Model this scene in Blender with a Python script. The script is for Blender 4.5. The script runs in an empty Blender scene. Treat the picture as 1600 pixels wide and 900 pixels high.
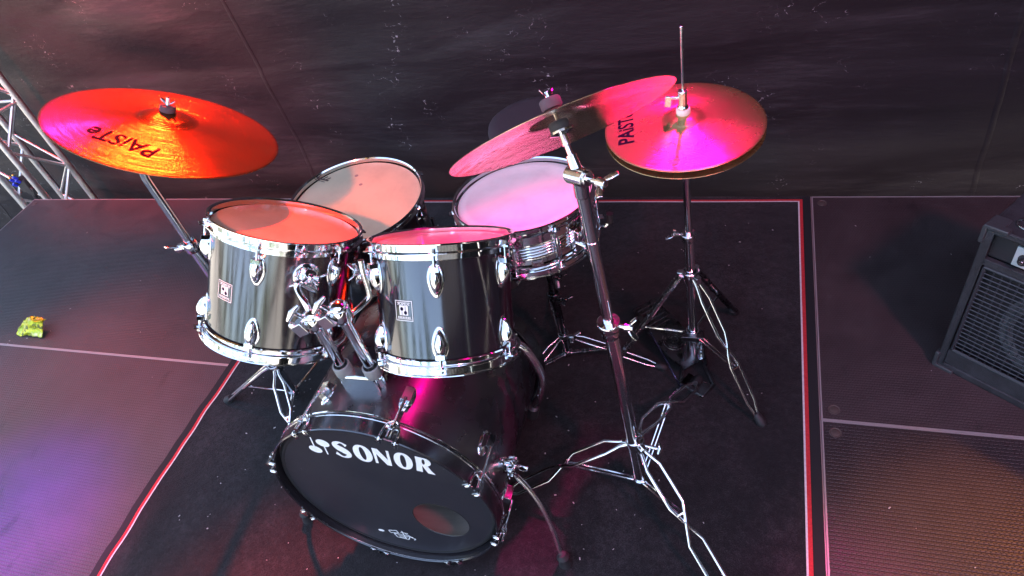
import bpy, bmesh, math, random
from mathutils import Vector, Matrix, noise
random.seed(7)
sc = bpy.context.scene
col = sc.collection
PI = math.pi
V = Vector

# ------------------------------------------------------------------ camera
cam_d = bpy.data.cameras.new('camera')
cam = bpy.data.objects.new('camera', cam_d)
col.objects.link(cam)
# rows: world axes expressed in camera coordinates (right, down, forward)
A = ((0.94506117, 0.03875943, -0.32458756), (0.25448318, -0.71046361, 0.65610958), (-0.20517722, -0.70266576, -0.68129519))
Rm = Matrix(((A[0][0], -A[0][1], -A[0][2]), (A[1][0], -A[1][1], -A[1][2]), (A[2][0], -A[2][1], -A[2][2])))
cam.matrix_world = Matrix.Translation((0, 0, 1.785)) @ Rm.to_4x4()
cam_d.sensor_width = 36
cam_d.lens = 1089.5715 / 1600 * 36
cam_d.clip_start = 0.02
cam_d.clip_end = 400
sc.camera = cam

# ------------------------------------------------------------------ world, sun, exposure
SUN_EL, SUN_AZ = math.radians(52), math.radians(20)      # azimuth measured from +Y towards +X
w = bpy.data.worlds.new('World')
sc.world = w
w.use_nodes = True
wn = w.node_tree.nodes
sky = wn.new('ShaderNodeTexSky')
sky.sky_type = 'NISHITA'
sky.sun_disc = False
sky.sun_elevation = SUN_EL
sky.sun_rotation = SUN_AZ
sky.air_density = 1.0
sky.dust_density = 4.0
sky.ozone_density = .4
wn['Background'].inputs['Strength'].default_value = 0.15
w.node_tree.links.new(sky.outputs[0], wn['Background'].inputs[0])
sd = V((math.sin(SUN_AZ) * math.cos(SUN_EL), math.cos(SUN_AZ) * math.cos(SUN_EL), math.sin(SUN_EL)))


def light(name, typ, loc, tgt, energy, color, **k):
    d = bpy.data.lights.new(name, typ)
    d.energy = energy
    d.color = color
    for a, b in k.items():
        setattr(d, a, b)
    o = bpy.data.objects.new(name, d)
    o.location = loc
    o.rotation_euler = (V(tgt) - V(loc)).to_track_quat('-Z', 'Y').to_euler()
    col.objects.link(o)
    return o


light('sun', 'SUN', sd * 20, (0, 0, 0), 3.5, (1, .95, .88), angle=math.radians(.5))
# stage lamps hung over the rear truss and stage front, plus added colour fills
RED, MAG, BLU, AMB = (1, .022, .004), (1, .0, .27), (.16, .03, 1), (1, .32, .06)
def stage_spot(name, loc, tgt, e, c, deg, blend, r=.05):
    light(name, 'SPOT', loc, tgt, e, c, spot_size=math.radians(deg), spot_blend=blend, shadow_soft_size=r)
stage_spot('red_back_spot', (-1.58, 2.5, 2.27), (-1.27, 1.11, 1.03), 215, RED, 27, .8, .05)
stage_spot('violet_back_spot', (-2.41, 2.5, 2.27), (-1.56, 1.0, 1.17), 18, (1, .02, .6), 11, .8, .05)
stage_spot('magenta_back_spot', (-.12, 2.42, 2.44), (-.36, 1.05, .82), 110, MAG, 28, .95, .05)
stage_spot('red_head_fill', (-.4, -1.4, 3.4), (-1.13, 1.12, .86), 140, (1, .12, .05), 10, .9, .1)  # added fill, reddens the shadowed part of the left tom head
stage_spot('red_curtain_wash', (-2.9, .9, 3.4), (-3.1, 2.7, .95), 300, RED, 44, 1.0, .1)
stage_spot('red_left_wash', (-3.0, 2.4, 3.0), (-2.45, .80, 0), 85, (1, .10, .08), 34, 1.0, .1)
stage_spot('blue_floor_wash', (-1.9, 2.3, 3.2), (-2.36, .40, 0), 420, BLU, 17, 1.0, .1)
stage_spot('pink_floor_wash', (-1.2, 2.3, 3.2), (-2.0, .36, 0), 170, (1, .10, .26), 13, 1.0, .1)
stage_spot('pink_general_fill', (-.3, -1.9, 3.5), (-.9, 2.7, 1.0), 60, (1, .14, .24), 40, 1.0, .2)  # added fill for the overall pink tint, not one known lamp
stage_spot('pink_right_fill', (1.9, -.7, 3.5), (.9, 1.5, 0), 42, (1, .20, .34), 72, 1.0, .2)  # added fill, warms the bluish deck and rug on the right
stage_spot('pink_side_wash', (.35, 2.3, 2.9), (.24, .62, 0), 34, (1, .05, .4), 12, .9, .08)
stage_spot('amber_floor_wash', (1.9, 1.9, 2.9), (.52, .88, 0), 60, AMB, 13, .9, .1)
# portal only: it guides sampling to the open stage front and emits nothing itself
pl = light('front_opening_portal', 'AREA', (-1.6, -2.6, 1.1), (-1.6, 0, 1.1), 1, (1, 1, 1), shape='RECTANGLE', size=7, size_y=4.6)
pl.data.cycles.is_portal = True

sc.render.engine = 'CYCLES'
sc.cycles.max_bounces = 8
sc.cycles.glossy_bounces = 5
sc.cycles.diffuse_bounces = 4
sc.cycles.sample_clamp_indirect = 6
sc.cycles.use_denoising = True
sc.view_settings.view_transform = 'Standard'
sc.view_settings.look = 'None'
sc.view_settings.gamma = 1
sc.view_settings.use_curve_mapping = False
sc.view_settings.exposure = 2.9


# ------------------------------------------------------------------ materials
class NT:
    def __init__(s, name):
        s.m = bpy.data.materials.new(name)
        s.m.use_nodes = True
        s.t = s.m.node_tree
        s.b = s.t.nodes['Principled BSDF']

    def n(s, typ, **k):
        x = s.t.nodes.new(typ)
        for a, b in k.items():
            if a in x.inputs and not hasattr(x, a):
                x.inputs[a].default_value = b
            else:
                setattr(x, a, b)
        return x

    def l(s, a, b):
        s.t.links.new(a, b)

    def set(s, **k):
        for a, b in k.items():
            s.b.inputs[a.replace('_', ' ')].default_value = b

    def coord(s, scale=(1, 1, 1), out='Object'):
        c = s.n('ShaderNodeTexCoord')
        m = s.n('ShaderNodeMapping')
        m.inputs['Scale'].default_value = scale
        s.l(c.outputs[out], m.inputs[0])
        return m.outputs[0]

    def noise(s, vec, scale, detail=4, rough=.55):
        x = s.n('ShaderNodeTexNoise')
        x.inputs['Scale'].default_value = scale
        x.inputs['Detail'].default_value = detail
        x.inputs['Roughness'].default_value = rough
        s.l(vec, x.inputs['Vector'])
        return x.outputs['Fac']

    def ramp(s, fac, stops):
        r = s.n('ShaderNodeValToRGB')
        el = r.color_ramp.elements
        while len(el) < len(stops):
            el.new(.5)
        for e, (p, c) in zip(el, stops):
            e.position = p
            e.color = c if len(c) == 4 else (*c, 1)
        s.l(fac, r.inputs[0])
        return r.outputs[0]

    def math(s, op, a, b=None, c=None):
        x = s.n('ShaderNodeMath', operation=op)
        for i, q in enumerate((a, b, c)):
            if q is None:
                continue
            if isinstance(q, (int, float)):
                x.inputs[i].default_value = q
            else:
                s.l(q, x.inputs[i])
        return x.outputs[0]

    def maprange(s, v, a, b, c, d):
        x = s.n('ShaderNodeMapRange')
        s.l(v, x.inputs[0])
        for i, q in enumerate((a, b, c, d)):
            x.inputs[i + 1].default_value = q
        return x.outputs[0]

    def bump(s, h, strength, dist=.01, prev=None):
        x = s.n('ShaderNodeBump')
        x.inputs['Strength'].default_value = strength
        x.inputs['Distance'].default_value = dist
        s.l(h, x.inputs['Height'])
        if prev:
            s.l(prev, x.inputs['Normal'])
        return x.outputs[0]


def simple(name, c, rough=.5, metal=0, **k):
    t = NT(name)
    t.set(Base_Color=(*c, 1), Roughness=rough, Metallic=metal, **k)
    return t.m


def chrome(name, c=(.78, .79, .8), r0=.04, r1=.16, sc_=30):
    t = NT(name)
    t.set(Base_Color=(*c, 1), Metallic=1)
    v = t.coord()
    f = t.noise(v, sc_, 5)
    t.l(t.maprange(f, .35, .7, r0, r1), t.b.inputs['Roughness'])
    t.l(t.bump(t.noise(v, 55, 2), .06, .002), t.b.inputs['Normal'])
    return t.m


M = {}
M['chrome'] = chrome('chrome plate')
M['worn_chrome'] = chrome('worn chrome plate', (.55, .54, .55), .12, .34, 60)
M['dark_chrome'] = chrome('dull dark steel', (.16, .16, .17), .2, .4)
M['alu'] = chrome('brushed aluminium', (.82, .81, .80), .30, .42)


def lacquer(name, c, r, spec=.5, streak=0):
    t = NT(name)
    t.set(Base_Color=(*c, 1), Roughness=r, Specular_IOR_Level=spec, IOR=1.62, Coat_Weight=.0, Coat_Roughness=.03, Coat_IOR=1.5)
    v = t.coord((1, 1, .12))
    t.l(t.maprange(t.noise(t.coord((1, 1, 1)), 14, 6), .3, .8, r, r * 2.2), t.b.inputs['Roughness'])
    b = t.bump(t.noise(v, 40, 2), .055, .004)
    t.l(b, t.b.inputs['Normal'])
    t.l(b, t.b.inputs['Coat Normal'])
    return t.m


M['shell_bass'] = lacquer('black bass drum wrap', (.012, .010, .013), .19, .9)
M['shell'] = lacquer('black drum wrap', (.012, .011, .014), .09, 1.0)
M['hoop_black'] = lacquer('black hoop lacquer', (.014, .013, .016), .13, .8)
M['rubber'] = simple('black rubber', (.022, .022, .024), .62)
M['grey_rubber'] = simple('grey nylon', (.20, .21, .20), .5)
M['black_plastic'] = simple('black plastic', (.02, .02, .022), .36)
M['pad'] = simple('grey foam pad', (.28, .27, .26), .95)
M['felt'] = simple('grey felt', (.075, .07, .075), .95)
M['white_nylon'] = simple('white nylon', (.74, .74, .66), .45)
M['white_paint'] = simple('white print', (.80, .82, .82), .5)
M['ink'] = simple('dark ink print', (.006, .004, .016), .8, Specular_IOR_Level=.05)
M['badge'] = simple('badge enamel', (.70, .72, .66), .3)
M['bolt'] = simple('dull zinc bolt', (.13, .10, .09), .5, .5)
M['tube'] = chrome('tube chrome', (.86, .85, .86), .07, .20)
M['satin'] = chrome('satin chrome', (.88, .87, .87), .16, .26)
M['blue'] = simple('blue plastic', (.02, .04, .55), .35)
M['yellow_brass'] = simple('yellow brass pin', (.8, .55, .15), .3, 1)


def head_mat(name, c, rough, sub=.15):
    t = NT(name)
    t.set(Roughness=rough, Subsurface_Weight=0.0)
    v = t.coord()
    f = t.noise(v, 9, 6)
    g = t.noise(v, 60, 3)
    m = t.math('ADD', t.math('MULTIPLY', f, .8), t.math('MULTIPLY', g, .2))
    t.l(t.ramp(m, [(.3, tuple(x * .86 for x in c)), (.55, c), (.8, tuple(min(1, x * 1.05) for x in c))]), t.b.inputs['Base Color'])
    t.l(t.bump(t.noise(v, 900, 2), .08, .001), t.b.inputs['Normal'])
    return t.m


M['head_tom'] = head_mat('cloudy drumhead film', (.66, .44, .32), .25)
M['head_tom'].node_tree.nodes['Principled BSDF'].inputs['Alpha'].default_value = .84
M['clear_head'] = simple('clear film head', (.8, .8, .8), .08, Alpha=.16)
M['head_floor'] = head_mat('aged coated drumhead', (.74, .62, .42), .42)
M['head_snare'] = head_mat('coated white drumhead', (.80, .80, .78), .5)
t = NT('black bass drumhead')
v = t.coord()
t.set(Base_Color=(.022, .021, .027, 1))
t.l(t.maprange(t.noise(v, 5, 6), .3, .8, .30, .5), t.b.inputs['Roughness'])
sp = t.n('ShaderNodeTexVoronoi'); sp.inputs['Scale'].default_value = 17; t.l(v, sp.inputs['Vector'])
spd = t.maprange(t.math('ADD', sp.outputs['Distance'], t.math('MULTIPLY', t.noise(v, 260, 3), .06)), .060, .072, 1, 0)
t.l(t.ramp(spd, [(0, (.022, .021, .027)), (1, (.10, .10, .11))]), t.b.inputs['Base Color'])
M['head_black'] = t.m
t = NT('inner wood ply')
v = t.coord((1, 1, 6))
t.l(t.ramp(t.noise(v, 6, 5), [(.3, (.42, .36, .30)), (.7, (.60, .53, .45))]), t.b.inputs['Base Color'])
t.set(Roughness=.6)
M['wood'] = t.m


def cymbal_mat(name, c0, c1, metal, rough, hammer):
    t = NT(name)
    co = t.n('ShaderNodeTexCoord')
    sx = t.n('ShaderNodeSeparateXYZ')
    t.l(co.outputs['Object'], sx.inputs[0])
    r = t.math('SQRT', t.math('ADD', t.math('MULTIPLY', sx.outputs[0], sx.outputs[0]), t.math('MULTIPLY', sx.outputs[1], sx.outputs[1])))
    cb = t.n('ShaderNodeCombineXYZ')
    t.l(r, cb.inputs[0])
    g = t.noise(cb.outputs[0], 300, 4, .75)          # lathe grooves: vary with the radius only
    gb = t.math('SINE', t.math('MULTIPLY', r, 1450))
    v = t.coord()
    h = t.noise(v, 26, 3)
    f2 = t.noise(v, 8, 5)
    t.l(t.ramp(t.math('ADD', t.math('MULTIPLY', g, .45), t.math('MULTIPLY', f2, .55)), [(.3, c0), (.7, c1)]), t.b.inputs['Base Color'])
    t.l(t.maprange(t.noise(v, 12, 6), .3, .75, rough * .92, rough * 1.1), t.b.inputs['Roughness'])
    b = t.bump(g, .75, .0012)
    b = t.bump(gb, .22, .0006, b)
    tg = t.n('ShaderNodeTangent', direction_type='RADIAL', axis='Z')
    t.l(tg.outputs[0], t.b.inputs['Tangent'])
    t.set(Anisotropic=.35, Anisotropic_Rotation=.25)
    b = t.bump(h, hammer, .004, b)
    t.l(b, t.b.inputs['Normal'])
    t.set(Metallic=metal)
    return t.m


M['ride'] = cymbal_mat('lathed bronze', (.32, .15, .05), (.54, .28, .10), .95, .20, .12)
M['hats'] = cymbal_mat('lathed hi hat bronze', (.44, .31, .13), (.68, .48, .23), .88, .27, .10)
M['crash'] = cymbal_mat('hammered crash bronze', (.70, .50, .36), (.93, .76, .58), .96, .15, .8)

# stage deck: phenolic plywood with a wire-mesh pressed surface
def deck_mat(name, base, hi, cell, rough):
    t = NT(name)
    v = t.coord()
    br = t.n('ShaderNodeTexVoronoi', feature='DISTANCE_TO_EDGE')
    br.inputs['Scale'].default_value = 1 / cell
    br.inputs['Randomness'].default_value = 0.0
    sx_ = t.n('ShaderNodeSeparateXYZ')
    t.l(v, sx_.inputs[0])
    row = t.math('MODULO', t.math('FLOOR', t.math('DIVIDE', t.math('ADD', sx_.outputs[1], 50 * cell), cell)), 2)
    cb = t.n('ShaderNodeCombineXYZ')
    t.l(t.math('ADD', sx_.outputs[0], t.math('MULTIPLY', row, cell * .5)), cb.inputs[0])
    t.l(sx_.outputs[1], cb.inputs[1])
    t.l(cb.outputs[0], br.inputs['Vector'])
    cellh = t.maprange(br.outputs['Distance'], .02, .22, 0, 1)
    big = t.noise(v, 1.6, 6, .62)
    mid = t.noise(v, 7, 6, .7)
    fine = t.noise(v, 240, 3, .6)
    scuff = t.noise(t.coord((1, 5, 1)), 5, 7, .72)
    mx = t.math('ADD', t.math('MULTIPLY', big, .55), t.math('MULTIPLY', mid, .45))
    c = t.ramp(mx, [(.34, base), (.52, tuple(.5 * (a + b) for a, b in zip(base, hi))), (.68, hi)])
    mul = t.n('ShaderNodeMixRGB', blend_type='MULTIPLY')
    mul.inputs[0].default_value = 1
    t.l(c, mul.inputs[1])
    t.l(t.ramp(cellh, [(0, (.74, .74, .74)), (1, (1, 1, 1))]), mul.inputs[2])
    ad = t.n('ShaderNodeMixRGB', blend_type='MIX')
    t.l(t.maprange(scuff, .62, .80, 0, .35), ad.inputs[0])
    t.l(mul.outputs[0], ad.inputs[1])
    ad.inputs[2].default_value = (hi[0] * 1.8, hi[1] * 1.8, hi[2] * 1.8, 1)
    st = t.noise(t.coord((1.6, 1, 1)), 6.5, 5, .6)
    st2 = t.noise(t.coord((1, 1, 1)), 1.9, 3, .5)
    sm = t.math('MULTIPLY', t.maprange(st, .58, .66, 0, .55), t.maprange(st2, .45, .6, 0, 1))
    dk = t.n('ShaderNodeMixRGB', blend_type='MULTIPLY')
    t.l(sm, dk.inputs[0])
    t.l(ad.outputs[0], dk.inputs[1])
    dk.inputs[2].default_value = (.25, .23, .27, 1)
    t.l(dk.outputs[0], t.b.inputs['Base Color'])
    t.l(t.maprange(mid, .3, .75, rough, rough + .2), t.b.inputs['Roughness'])
    b = t.bump(cellh, .55, .0016)
    b = t.bump(fine, .25, .001, b)
    t.l(b, t.b.inputs['Normal'])
    return t.m


M['deck'] = deck_mat('phenolic stage ply', (.034, .023, .025), (.080, .056, .058), .0088, .36)
M['deck_hex'] = deck_mat('coarse mesh stage ply', (.026, .019, .021), (.054, .040, .041), .0105, .36)
M['deck_worn'] = deck_mat('worn mesh stage ply', (.034, .023, .026), (.088, .060, .069), .0105, .40)
M['trim'] = simple('aluminium deck edge', (.42, .38, .38), .42, .35)

t = NT('needle felt carpet')
v = t.coord()
f = t.noise(v, 330, 4, .85)
g = t.noise(v, 2.6, 7, .72)
h = t.noise(v, 60, 5, .7)
mx = t.math('ADD', t.math('MULTIPLY', f, .45), t.math('ADD', t.math('MULTIPLY', g, .35), t.math('MULTIPLY', h, .2)))
t.l(t.ramp(mx, [(.36, (.006, .0046, .0056)), (.50, (.013, .0108, .0124)), (.66, (.066, .058, .063))]), t.b.inputs['Base Color'])
t.set(Roughness=1, Specular_IOR_Level=.15, Sheen_Weight=.10, Sheen_Roughness=.5)
t.l(t.bump(f, 1.0, .004, t.bump(t.noise(v, 9, 5), .8, .012)), t.b.inputs['Normal'])
M['rug'] = t.m
M['rug_edge'] = simple('black binding', (.010, .009, .011), .85)
def cloth(name, a, b):
    t = NT(name)
    t.l(t.ramp(t.noise(t.coord(), 160, 4, .7), [(.3, a), (.7, b)]), t.b.inputs['Base Color'])
    t.set(Roughness=.8)
    return t.m
M['rug_red'] = cloth('red binding tape', (.38, .012, .02), (.60, .03, .035))
M['rug_white'] = cloth('white binding thread', (.50, .46, .47), (.72, .68, .69))

t = NT('black vinyl tarpaulin')
fine = t.noise(t.coord((.5, 1, 2.2)), 24, 6, .75)
big = t.noise(t.coord((.5, 1, 1.3)), 1.7, 5, .6)
streak = t.noise(t.coord((.35, 1, 3.4)), 9, 9, .8)
mask = t.noise(t.coord((.7, 1, 1.4)), 2.3, 4, .6)
sheen_scuff = t.math('MULTIPLY', t.maprange(streak, .46, .74, 0, 1), t.maprange(mask, .46, .66, 0, 1))  # pale scuffs plus crease sheen painted into the base colour
line = t.noise(t.coord((.9, 1, 1.3)), 11, 3, .5)
thin = t.maprange(t.math('ABSOLUTE', t.math('SUBTRACT', line, .5)), 0, .012, 1, 0)
spots = t.noise(t.coord((1, 1, 1)), 3.6, 3, .6)
brk = t.maprange(t.noise(t.coord((1, 1, 1)), 60, 3, .7), .46, .60, 0, 1)
scr = t.math('MULTIPLY', t.math('MULTIPLY', thin, t.maprange(spots, .54, .62, 0, 1)), brk)
tot = t.math('MAXIMUM', t.math('MULTIPLY', sheen_scuff, .46), scr)
t.l(t.ramp(tot, [(0, (.019, .014, .017)), (.4, (.055, .047, .052)), (1, (.50, .48, .50))]), t.b.inputs['Base Color'])
t.l(t.maprange(t.math('ADD', t.math('MULTIPLY', fine, .4), t.math('MULTIPLY', big, .6)), .3, .7, .40, .62), t.b.inputs['Roughness'])
t.set(Specular_IOR_Level=.24)
b = t.bump(t.noise(t.coord((.6, 1, 1.6)), 4, 5, .62), .32, .03)
b = t.bump(fine, .16, .006, b)
t.l(b, t.b.inputs['Normal'])
M['tarp'] = t.m
M['drape'] = simple('black stage cloth', (.008, .008, .009), .9)
M['roof'] = simple('dark roof sheet', (.02, .02, .022), .7)

t = NT('pale gravel yard')
t.l(t.ramp(t.noise(t.coord(), 3, 6), [(.3, (.20, .19, .165)), (.6, (.28, .26, .23)), (.75, (.08, .10, .04))]), t.b.inputs['Base Color'])
t.set(Roughness=.95)
M['lawn'] = t.m
t = NT('tree leaves')
t.l(t.ramp(t.noise(t.coord(), 1.2, 5), [(.3, (.03, .07, .015)), (.7, (.10, .15, .04))]), t.b.inputs['Base Color'])
t.set(Roughness=.7)
M['leaf'] = t.m
M['bark'] = simple('tree bark', (.09, .07, .055), .9)

t = NT('textured cabinet vinyl')
v = t.coord()
t.set(Base_Color=(.026, .027, .031, 1), Roughness=.62)
vo = t.n('ShaderNodeTexVoronoi'); vo.inputs['Scale'].default_value = 420; t.l(v, vo.inputs['Vector'])
t.l(t.bump(vo.outputs['Distance'], .5, .002), t.b.inputs['Normal'])
t.l(t.ramp(t.noise(v, 18, 6, .7), [(.35, (.018, .019, .022)), (.7, (.045, .046, .052))]), t.b.inputs['Base Color'])
M['tolex'] = t.m
M['panel_black'] = simple('black amplifier panel', (.02, .02, .024), .5)
M['wire'] = simple('powder coated wire', (.05, .052, .06), .42, .3)
t = NT('speaker cone paper')
t.l(t.ramp(t.noise(t.coord(), 30, 5), [(.3, (.05, .055, .06)), (.7, (.11, .118, .125))]), t.b.inputs['Base Color'])
t.set(Roughness=.6)
M['cone'] = t.m
M['panel_silver'] = simple('silver control panel', (.62, .66, .66), .35, .3)
t = NT('crumpled sweet wrapper')
v = t.coord()
t.l(t.ramp(t.noise(v, 34, 3), [(.36, (.10, .13, .01)), (.45, (.72, .70, .03)), (.56, (.38, .50, .04)), (.68, (.75, .68, .30))]), t.b.inputs['Base Color'])
t.set(Roughness=.22, Metallic=.35)
t.l(t.bump(t.noise(v, 60, 3), .6, .006), t.b.inputs['Normal'])
M['wrapper'] = t.m
t = NT('clear plastic film')
t.set(Base_Color=(.9, .9, .92, 1), Roughness=.12, Transmission_Weight=.0, Alpha=.16)
t.l(t.bump(t.noise(t.coord(), 40, 3), .6, .006), t.b.inputs['Normal'])
M['film'] = t.m
M['lint'] = simple('pale lint', (.5, .46, .45), .9)
M['seat'] = simple('black vinyl seat', (.055, .050, .058), .5)


# ------------------------------------------------------------------ mesh helpers
def basis(d):
    d = V(d).normalized()
    a = V((0, 0, 1)) if abs(d.z) < .9 else V((1, 0, 0))
    x = a.cross(d).normalized()
    return x, d.cross(x), d


def spline(pts, k=6):
    P = [V(p) for p in pts]
    P = [P[0] * 2 - P[1]] + P + [P[-1] * 2 - P[-2]]
    out = []
    for i in range(1, len(P) - 2):
        for j in range(k):
            u = j / k
            a, b, c, d = P[i - 1:i + 3]
            out.append(.5 * ((2 * b) + (c - a) * u + (2 * a - 5 * b + 4 * c - d) * u * u + (3 * b - a - 3 * c + d) * u ** 3))
    out.append(P[-2])
    return out


class MB:
    def __init__(s):
        s.v = []
        s.f = []

    def add(s, vs, fs, M4=None):
        o = len(s.v)
        s.v += [(M4 @ V(p)) if M4 else V(p) for p in vs]
        s.f += [tuple(i + o for i in f) for f in fs]
        return s

    def lathe(s, prof, n=32, M4=None, closed=False, a0=0, a1=2 * PI):
        full = abs(a1 - a0 - 2 * PI) < 1e-6
        m = n if full else n + 1
        vs, fs = [], []
        for j in range(m):
            a = a0 + (a1 - a0) * j / n
            for r, z in prof:
                vs.append((r * math.cos(a), r * math.sin(a), z))
        k = len(prof)
        for j in range(n):
            for i in range(k if closed else k - 1):
                a, b = j * k + i, j * k + (i + 1) % k
                c, d = ((j + 1) % m) * k + (i + 1) % k, ((j + 1) % m) * k + i
                fs.append((a, d, c, b))
        return s.add(vs, fs, M4)

    def tube(s, pts, r, n=10, cap=True, M4=None, flat=1.0):
        P = [V(p) for p in pts]
        R_ = r if isinstance(r, (list, tuple)) else [r] * len(P)
        vs, fs = [], []
        t0 = (P[1] - P[0]).normalized()
        x, y, _ = basis(t0)
        for i, p in enumerate(P):
            t1 = ((P[min(i + 1, len(P) - 1)] - P[max(i - 1, 0)])).normalized()
            q = t0.rotation_difference(t1)
            x = (q @ x).normalized()
            y = t1.cross(x).normalized()
            t0 = t1
            for j in range(n):
                a = 2 * PI * j / n
                vs.append(p + (x * math.cos(a) + y * math.sin(a) * flat) * R_[i])
        for i in range(len(P) - 1):
            for j in range(n):
                a, b = i * n + j, i * n + (j + 1) % n
                fs.append((a, b, b + n, a + n))
        if cap:
            fs.append(tuple(range(n))[::-1])
            fs.append(tuple((len(P) - 1) * n + j for j in range(n)))
        return s.add(vs, fs, M4)

    def cyl(s, a, b, r, n=16, r2=None):
        return s.tube([a, b], [r, r if r2 is None else r2], n)

    def box(s, c, d, M4=None, rot=None):
        x, y, z = d[0] / 2, d[1] / 2, d[2] / 2
        vs = [V((i * x, j * y, k * z)) for i in (-1, 1) for j in (-1, 1) for k in (-1, 1)]
        if rot is not None:
            vs = [rot @ q for q in vs]
        vs = [q + V(c) for q in vs]
        fs = [(0, 1, 3, 2), (4, 6, 7, 5), (0, 4, 5, 1), (2, 3, 7, 6), (0, 2, 6, 4), (1, 5, 7, 3)]
        return s.add(vs, fs, M4)

    def ball(s, c, d, M4=None, n=14, m=8, fn=None):
        vs, fs = [], []
        for i in range(m + 1):
            th = PI * i / m
            for j in range(n):
                a = 2 * PI * j / n
                q = V((math.sin(th) * math.cos(a), math.sin(th) * math.sin(a), math.cos(th)))
                q = V((q.x * d[0], q.y * d[1], q.z * d[2]))
                if fn:
                    q = fn(q)
                vs.append(q + V(c))
        for i in range(m):
            for j in range(n):
                a, b = i * n + j, i * n + (j + 1) % n
                fs.append((a, a + n, b + n, b))
        return s.add(vs, fs, M4)

    def build(s, name, mat, parent=None, bevel=0, smooth=38, seg=2):
        me = bpy.data.meshes.new(name)
        me.from_pydata([tuple(q) for q in s.v], [], s.f)
        bm = bmesh.new()
        bm.from_mesh(me)
        bmesh.ops.remove_doubles(bm, verts=bm.verts, dist=1e-6)
        bmesh.ops.recalc_face_normals(bm, faces=bm.faces)
        bm.to_mesh(me)
        bm.free()
        me.materials.append(M[mat] if isinstance(mat, str) else mat)
        me.shade_smooth()
        me.set_sharp_from_angle(angle=math.radians(smooth))
        o = bpy.data.objects.new(name, me)
        col.objects.link(o)
        if parent:
            o.parent = parent
        if bevel:
            b = o.modifiers.new('bevel', 'BEVEL')
            b.width = bevel
            b.segments = seg
            b.limit_method = 'ANGLE'
        return o


def tag(o, label=None, cat=None, group=None, kind=None):
    if label:
        o['label'] = label
    if cat:
        o['category'] = cat
    if group:
        o['group'] = group
    if kind:
        o['kind'] = kind
    return o


def thing(name, label, cat, loc=(0, 0, 0), group=None, mat=None):
    o = bpy.data.objects.new(name, None)
    o.empty_display_size = .05
    col.objects.link(o)
    if mat is not None:
        o.matrix_world = mat
    else:
        o.location = loc
    return tag(o, label, cat, group)


def frame(C, n, ref=(0, 1, 0)):
    n = V(n).normalized()
    if abs(n.dot(V(ref))) > .95:
        u = V((1, 0, 0))
    else:
        u = n.cross(V(ref)).normalized()
    v = n.cross(u).normalized()
    m = Matrix((u, v, n)).transposed().to_4x4()
    m.translation = V(C)
    return m


def radial(ang, r, z):
    """4x4 at the shell surface: local x = tangent, y = outward, z = axis."""
    a = math.radians(ang)
    out = V((math.cos(a), math.sin(a), 0))
    tan = V((0, 0, 1)).cross(out) * -1
    m = Matrix((tan, out, V((0, 0, 1)))).transposed().to_4x4()
    m.translation = out * r + V((0, 0, z))
    return m


def text_mesh(body, size, xf, mat, name, parent, bold=0.0, spacing=1.0, shx=1.0, zf=None, wrap=None):
    cu = bpy.data.curves.new('tmp_text', 'FONT')
    cu.body = body
    cu.size = size
    cu.offset = bold
    cu.space_character = spacing
    cu.align_x = 'CENTER'
    cu.align_y = 'CENTER'
    cu.resolution_u = 4
    to = bpy.data.objects.new('tmp_text', cu)
    col.objects.link(to)
    dg = bpy.context.evaluated_depsgraph_get()
    me = bpy.data.meshes.new_from_object(to.evaluated_get(dg))
    bpy.data.objects.remove(to)
    mb = MB()
    for p in me.vertices:
        q = V((p.co.x * shx, p.co.y, 0))
        q = xf @ q
        if zf:
            q.z = zf(math.hypot(q.x, q.y))
        if wrap:
            q = wrap(q)
        mb.v.append(q)
    mb.f = [tuple(f.vertices) for f in me.polygons]
    return mb.build(name, mat, parent)


# ------------------------------------------------------------------ ground, stage, curtain
g = MB().add([(-150, -150, -1), (150, -150, -1), (150, 150, -1), (-150, 150, -1)], [(0, 1, 2, 3)]).build('ground', 'lawn')
tag(g, kind='structure')
xs = [-3.86, -1.80, .2, 2.2]
ys = [2.262, 1.252, .252, -.748]
gap = .0016
for i in range(3):
    for j in range(3):
        x0, x1, y1, y0 = xs[i] + gap / 2, xs[i + 1] - gap / 2, ys[j] - gap / 2, ys[j + 1] + gap / 2
        mt = 'deck'
        if i == 0 and j >= 1:
            mt = 'deck_worn'
        if i == 2 and j >= 1:
            mt = 'deck_hex'
        d = MB().box(((x0 + x1) / 2, (y0 + y1) / 2, -.045), (x1 - x0 - .008, y1 - y0 - .008, .09)).build('stage_floor', mt)
        tag(d, kind='structure')
        tr = MB()
        for (a, b, c, e) in ((x0, x1, y0, y0 + .0042), (x0, x1, y1 - .0042, y1), (x0, x0 + .0042, y0 + .0042, y1 - .0042), (x1 - .0042, x1, y0 + .0042, y1 - .0042)):
            tr.box(((a + b) / 2, (c + e) / 2, -.0445), (b - a, e - c, .091))
        tr.build('edge_trim', 'trim', d)
        for bx_, by_ in ((x0 + .035, y1 - .038), (x0 + .035, y0 + .038), (x1 - .035, y0 + .038), (x1 - .035, y1 - .038)):
            MB().lathe([(0, .0012), (.009, .0012), (.011, .0004), (.013, .0004), (.014, .0015), (.016, .0015), (.0165, .0002)], 20, Matrix.Translation((bx_, by_, 0))).build('deck_bolt', 'bolt', d)
# steel legs under the stage edge
for x in (-3.8, -1.8, .2, 2.1):
    for y in (2.2, -.7):
        tag(MB().cyl((x, y, -1), (x, y, -.09), .025).build('stage_leg', 'worn_chrome'), kind='structure')

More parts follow.
